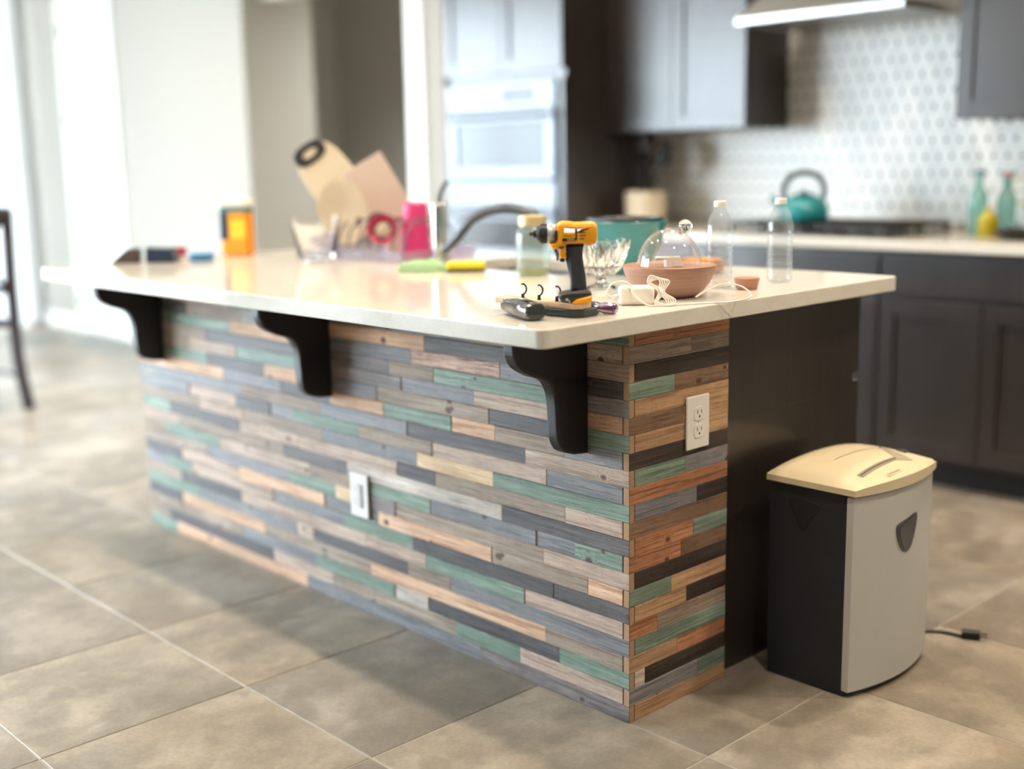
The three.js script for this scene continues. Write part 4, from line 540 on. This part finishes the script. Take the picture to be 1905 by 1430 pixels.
  { // shield-shaped window on the front
    const sh = spline([[-0.044, 0.026], [0, 0.036], [0.046, 0.040], [0.043, 0.004], [0.026, -0.032], [0.004, -0.044], [-0.02, -0.036], [-0.039, -0.006]], 48, true); const w = part('view_window', extrude(sh, 0.008, 0.002), M.steel, s, 'dark shield-shaped window'); w.position.set(0.3065, 0.36, -0.618); w.rotation.y = Math.PI / 2 + 0.05;
    part('window_glass', extrude(sh.map(([x, y]) => [x * 0.86, y * 0.88]), 0.004, 0.001), std(0x3a4148, 0.12), w).position.set(0, -0.001, 0.0032);
  }
  part('handle_recess', extrude(spline([[-0.035, 0.03], [0.04, 0.026], [0.02, -0.01], [0.0, -0.04], [-0.02, -0.006]], 40, true), 0.003, 0.001), std(0x141920, 0.5), s).position.set(0.145, 0.415, za + 0.0008);
  part('power_cord', tube([[0.12, 0.02, zb - 0.0], [0.14, 0.006, zb - 0.06], [0.19, 0.0045, -0.9], [0.24, 0.0045, -0.945], [0.296, 0.006, -0.955]], 0.004, 50, 8), M.drillBlack, s); part('plug', merge(rod([0.292, 0.012, -0.956], [0.332, 0.012, -0.975], 0.012, 16), rod([0.33, 0.016, -0.974], [0.348, 0.016, -0.982], 0.002, 8), rod([0.33, 0.008, -0.974], [0.348, 0.008, -0.982], 0.002, 8)), M.black, s);
}

// ---------------------------------------------------------------- the far left
{
  const cu = thing('sheer_curtain', 'white sheer curtain hanging over the window beside the closet wall', 'curtain', [-7.93, 0, -1.27]);
  { const g = new THREE.PlaneGeometry(1.4, 2.86, 160, 4).rotateY(Math.PI / 2).translate(0, 1.46, 0), p = g.attributes.position; for (let i = 0; i < p.count; i++) { const z = p.getZ(i); p.setX(i, 0.022 * Math.sin(z * 62) + 0.008 * Math.sin(z * 23 + 1)); } g.computeVertexNormals(); part('fabric', g, std(0xf1f2f2, 1, { transmission: 0.16, thickness: 0, side: THREE.DoubleSide }), cu); part('curtain_rod', rod([0, 2.9, -0.72], [0, 2.9, 0.72], 0.012), M.brushed, cu); }
  const c = thing('dining_chair', 'dark wooden cross-back dining chair beyond the island', 'chair', [-4.6, 0, -0.28]);
  for (const z of [-0.21, 0.21]) { part('back_post', tube([[0.03, 0, z * 1.1], [0, 0.25, z], [-0.01, 0.46, z], [0.01, 0.75, z * 0.98], [0.05, 1.02, z * 0.95]], 0.032, 30, 10), M.chairWood, c); part('front_leg', rod([-0.42, 0, z], [-0.4, 0.44, z], 0.019), M.chairWood, c); part('side_stretcher', rod([-0.41, 0.17, z], [0.0, 0.17, z], 0.011), M.chairWood, c); }
  part('seat', rb(-0.44, 0.02, 0.43, 0.465, -0.23, 0.23, 0.014, 3), M.chairWood, c); part('top_rail', tube([[0.05, 1.01, -0.22], [0.035, 1.03, 0], [0.05, 1.01, 0.22]], 0.036, 20, 10), M.chairWood, c); part('middle_rail', tube([[0.0, 0.62, -0.2], [-0.01, 0.62, 0], [0.0, 0.62, 0.2]], 0.016, 16, 8), M.chairWood, c);
  for (const s of [-1, 1]) part('cross_slat', tube([[0.005, 0.63, -0.19 * s], [0.01, 0.8, 0], [0.04, 1.0, 0.19 * s]], 0.018, 20, 8), M.chairWood, c);
  part('front_stretcher', rod([-0.41, 0.22, -0.21], [-0.41, 0.22, 0.21], 0.011), M.chairWood, c);
  for (const [x0, x1, z0, z1, lb] of [[-6.86, -5.95, -1.93, -1.7, 'grey floor mat in front of the pale closet wall'], [-7.25, -6.98, -1.75, -1.45, 'grey square floor mat near the white door']]) { const m = thing('floor_mat', lb, 'mat', [(x0 + x1) / 2, 0, (z0 + z1) / 2], 0, 'grey floor mats'); part('pad', rb(-(x1 - x0) / 2, (x1 - x0) / 2, 0.0002, 0.009, -(z1 - z0) / 2, (z1 - z0) / 2, 0.004), M.mat, m); }
}
renderer.render(scene, camera);
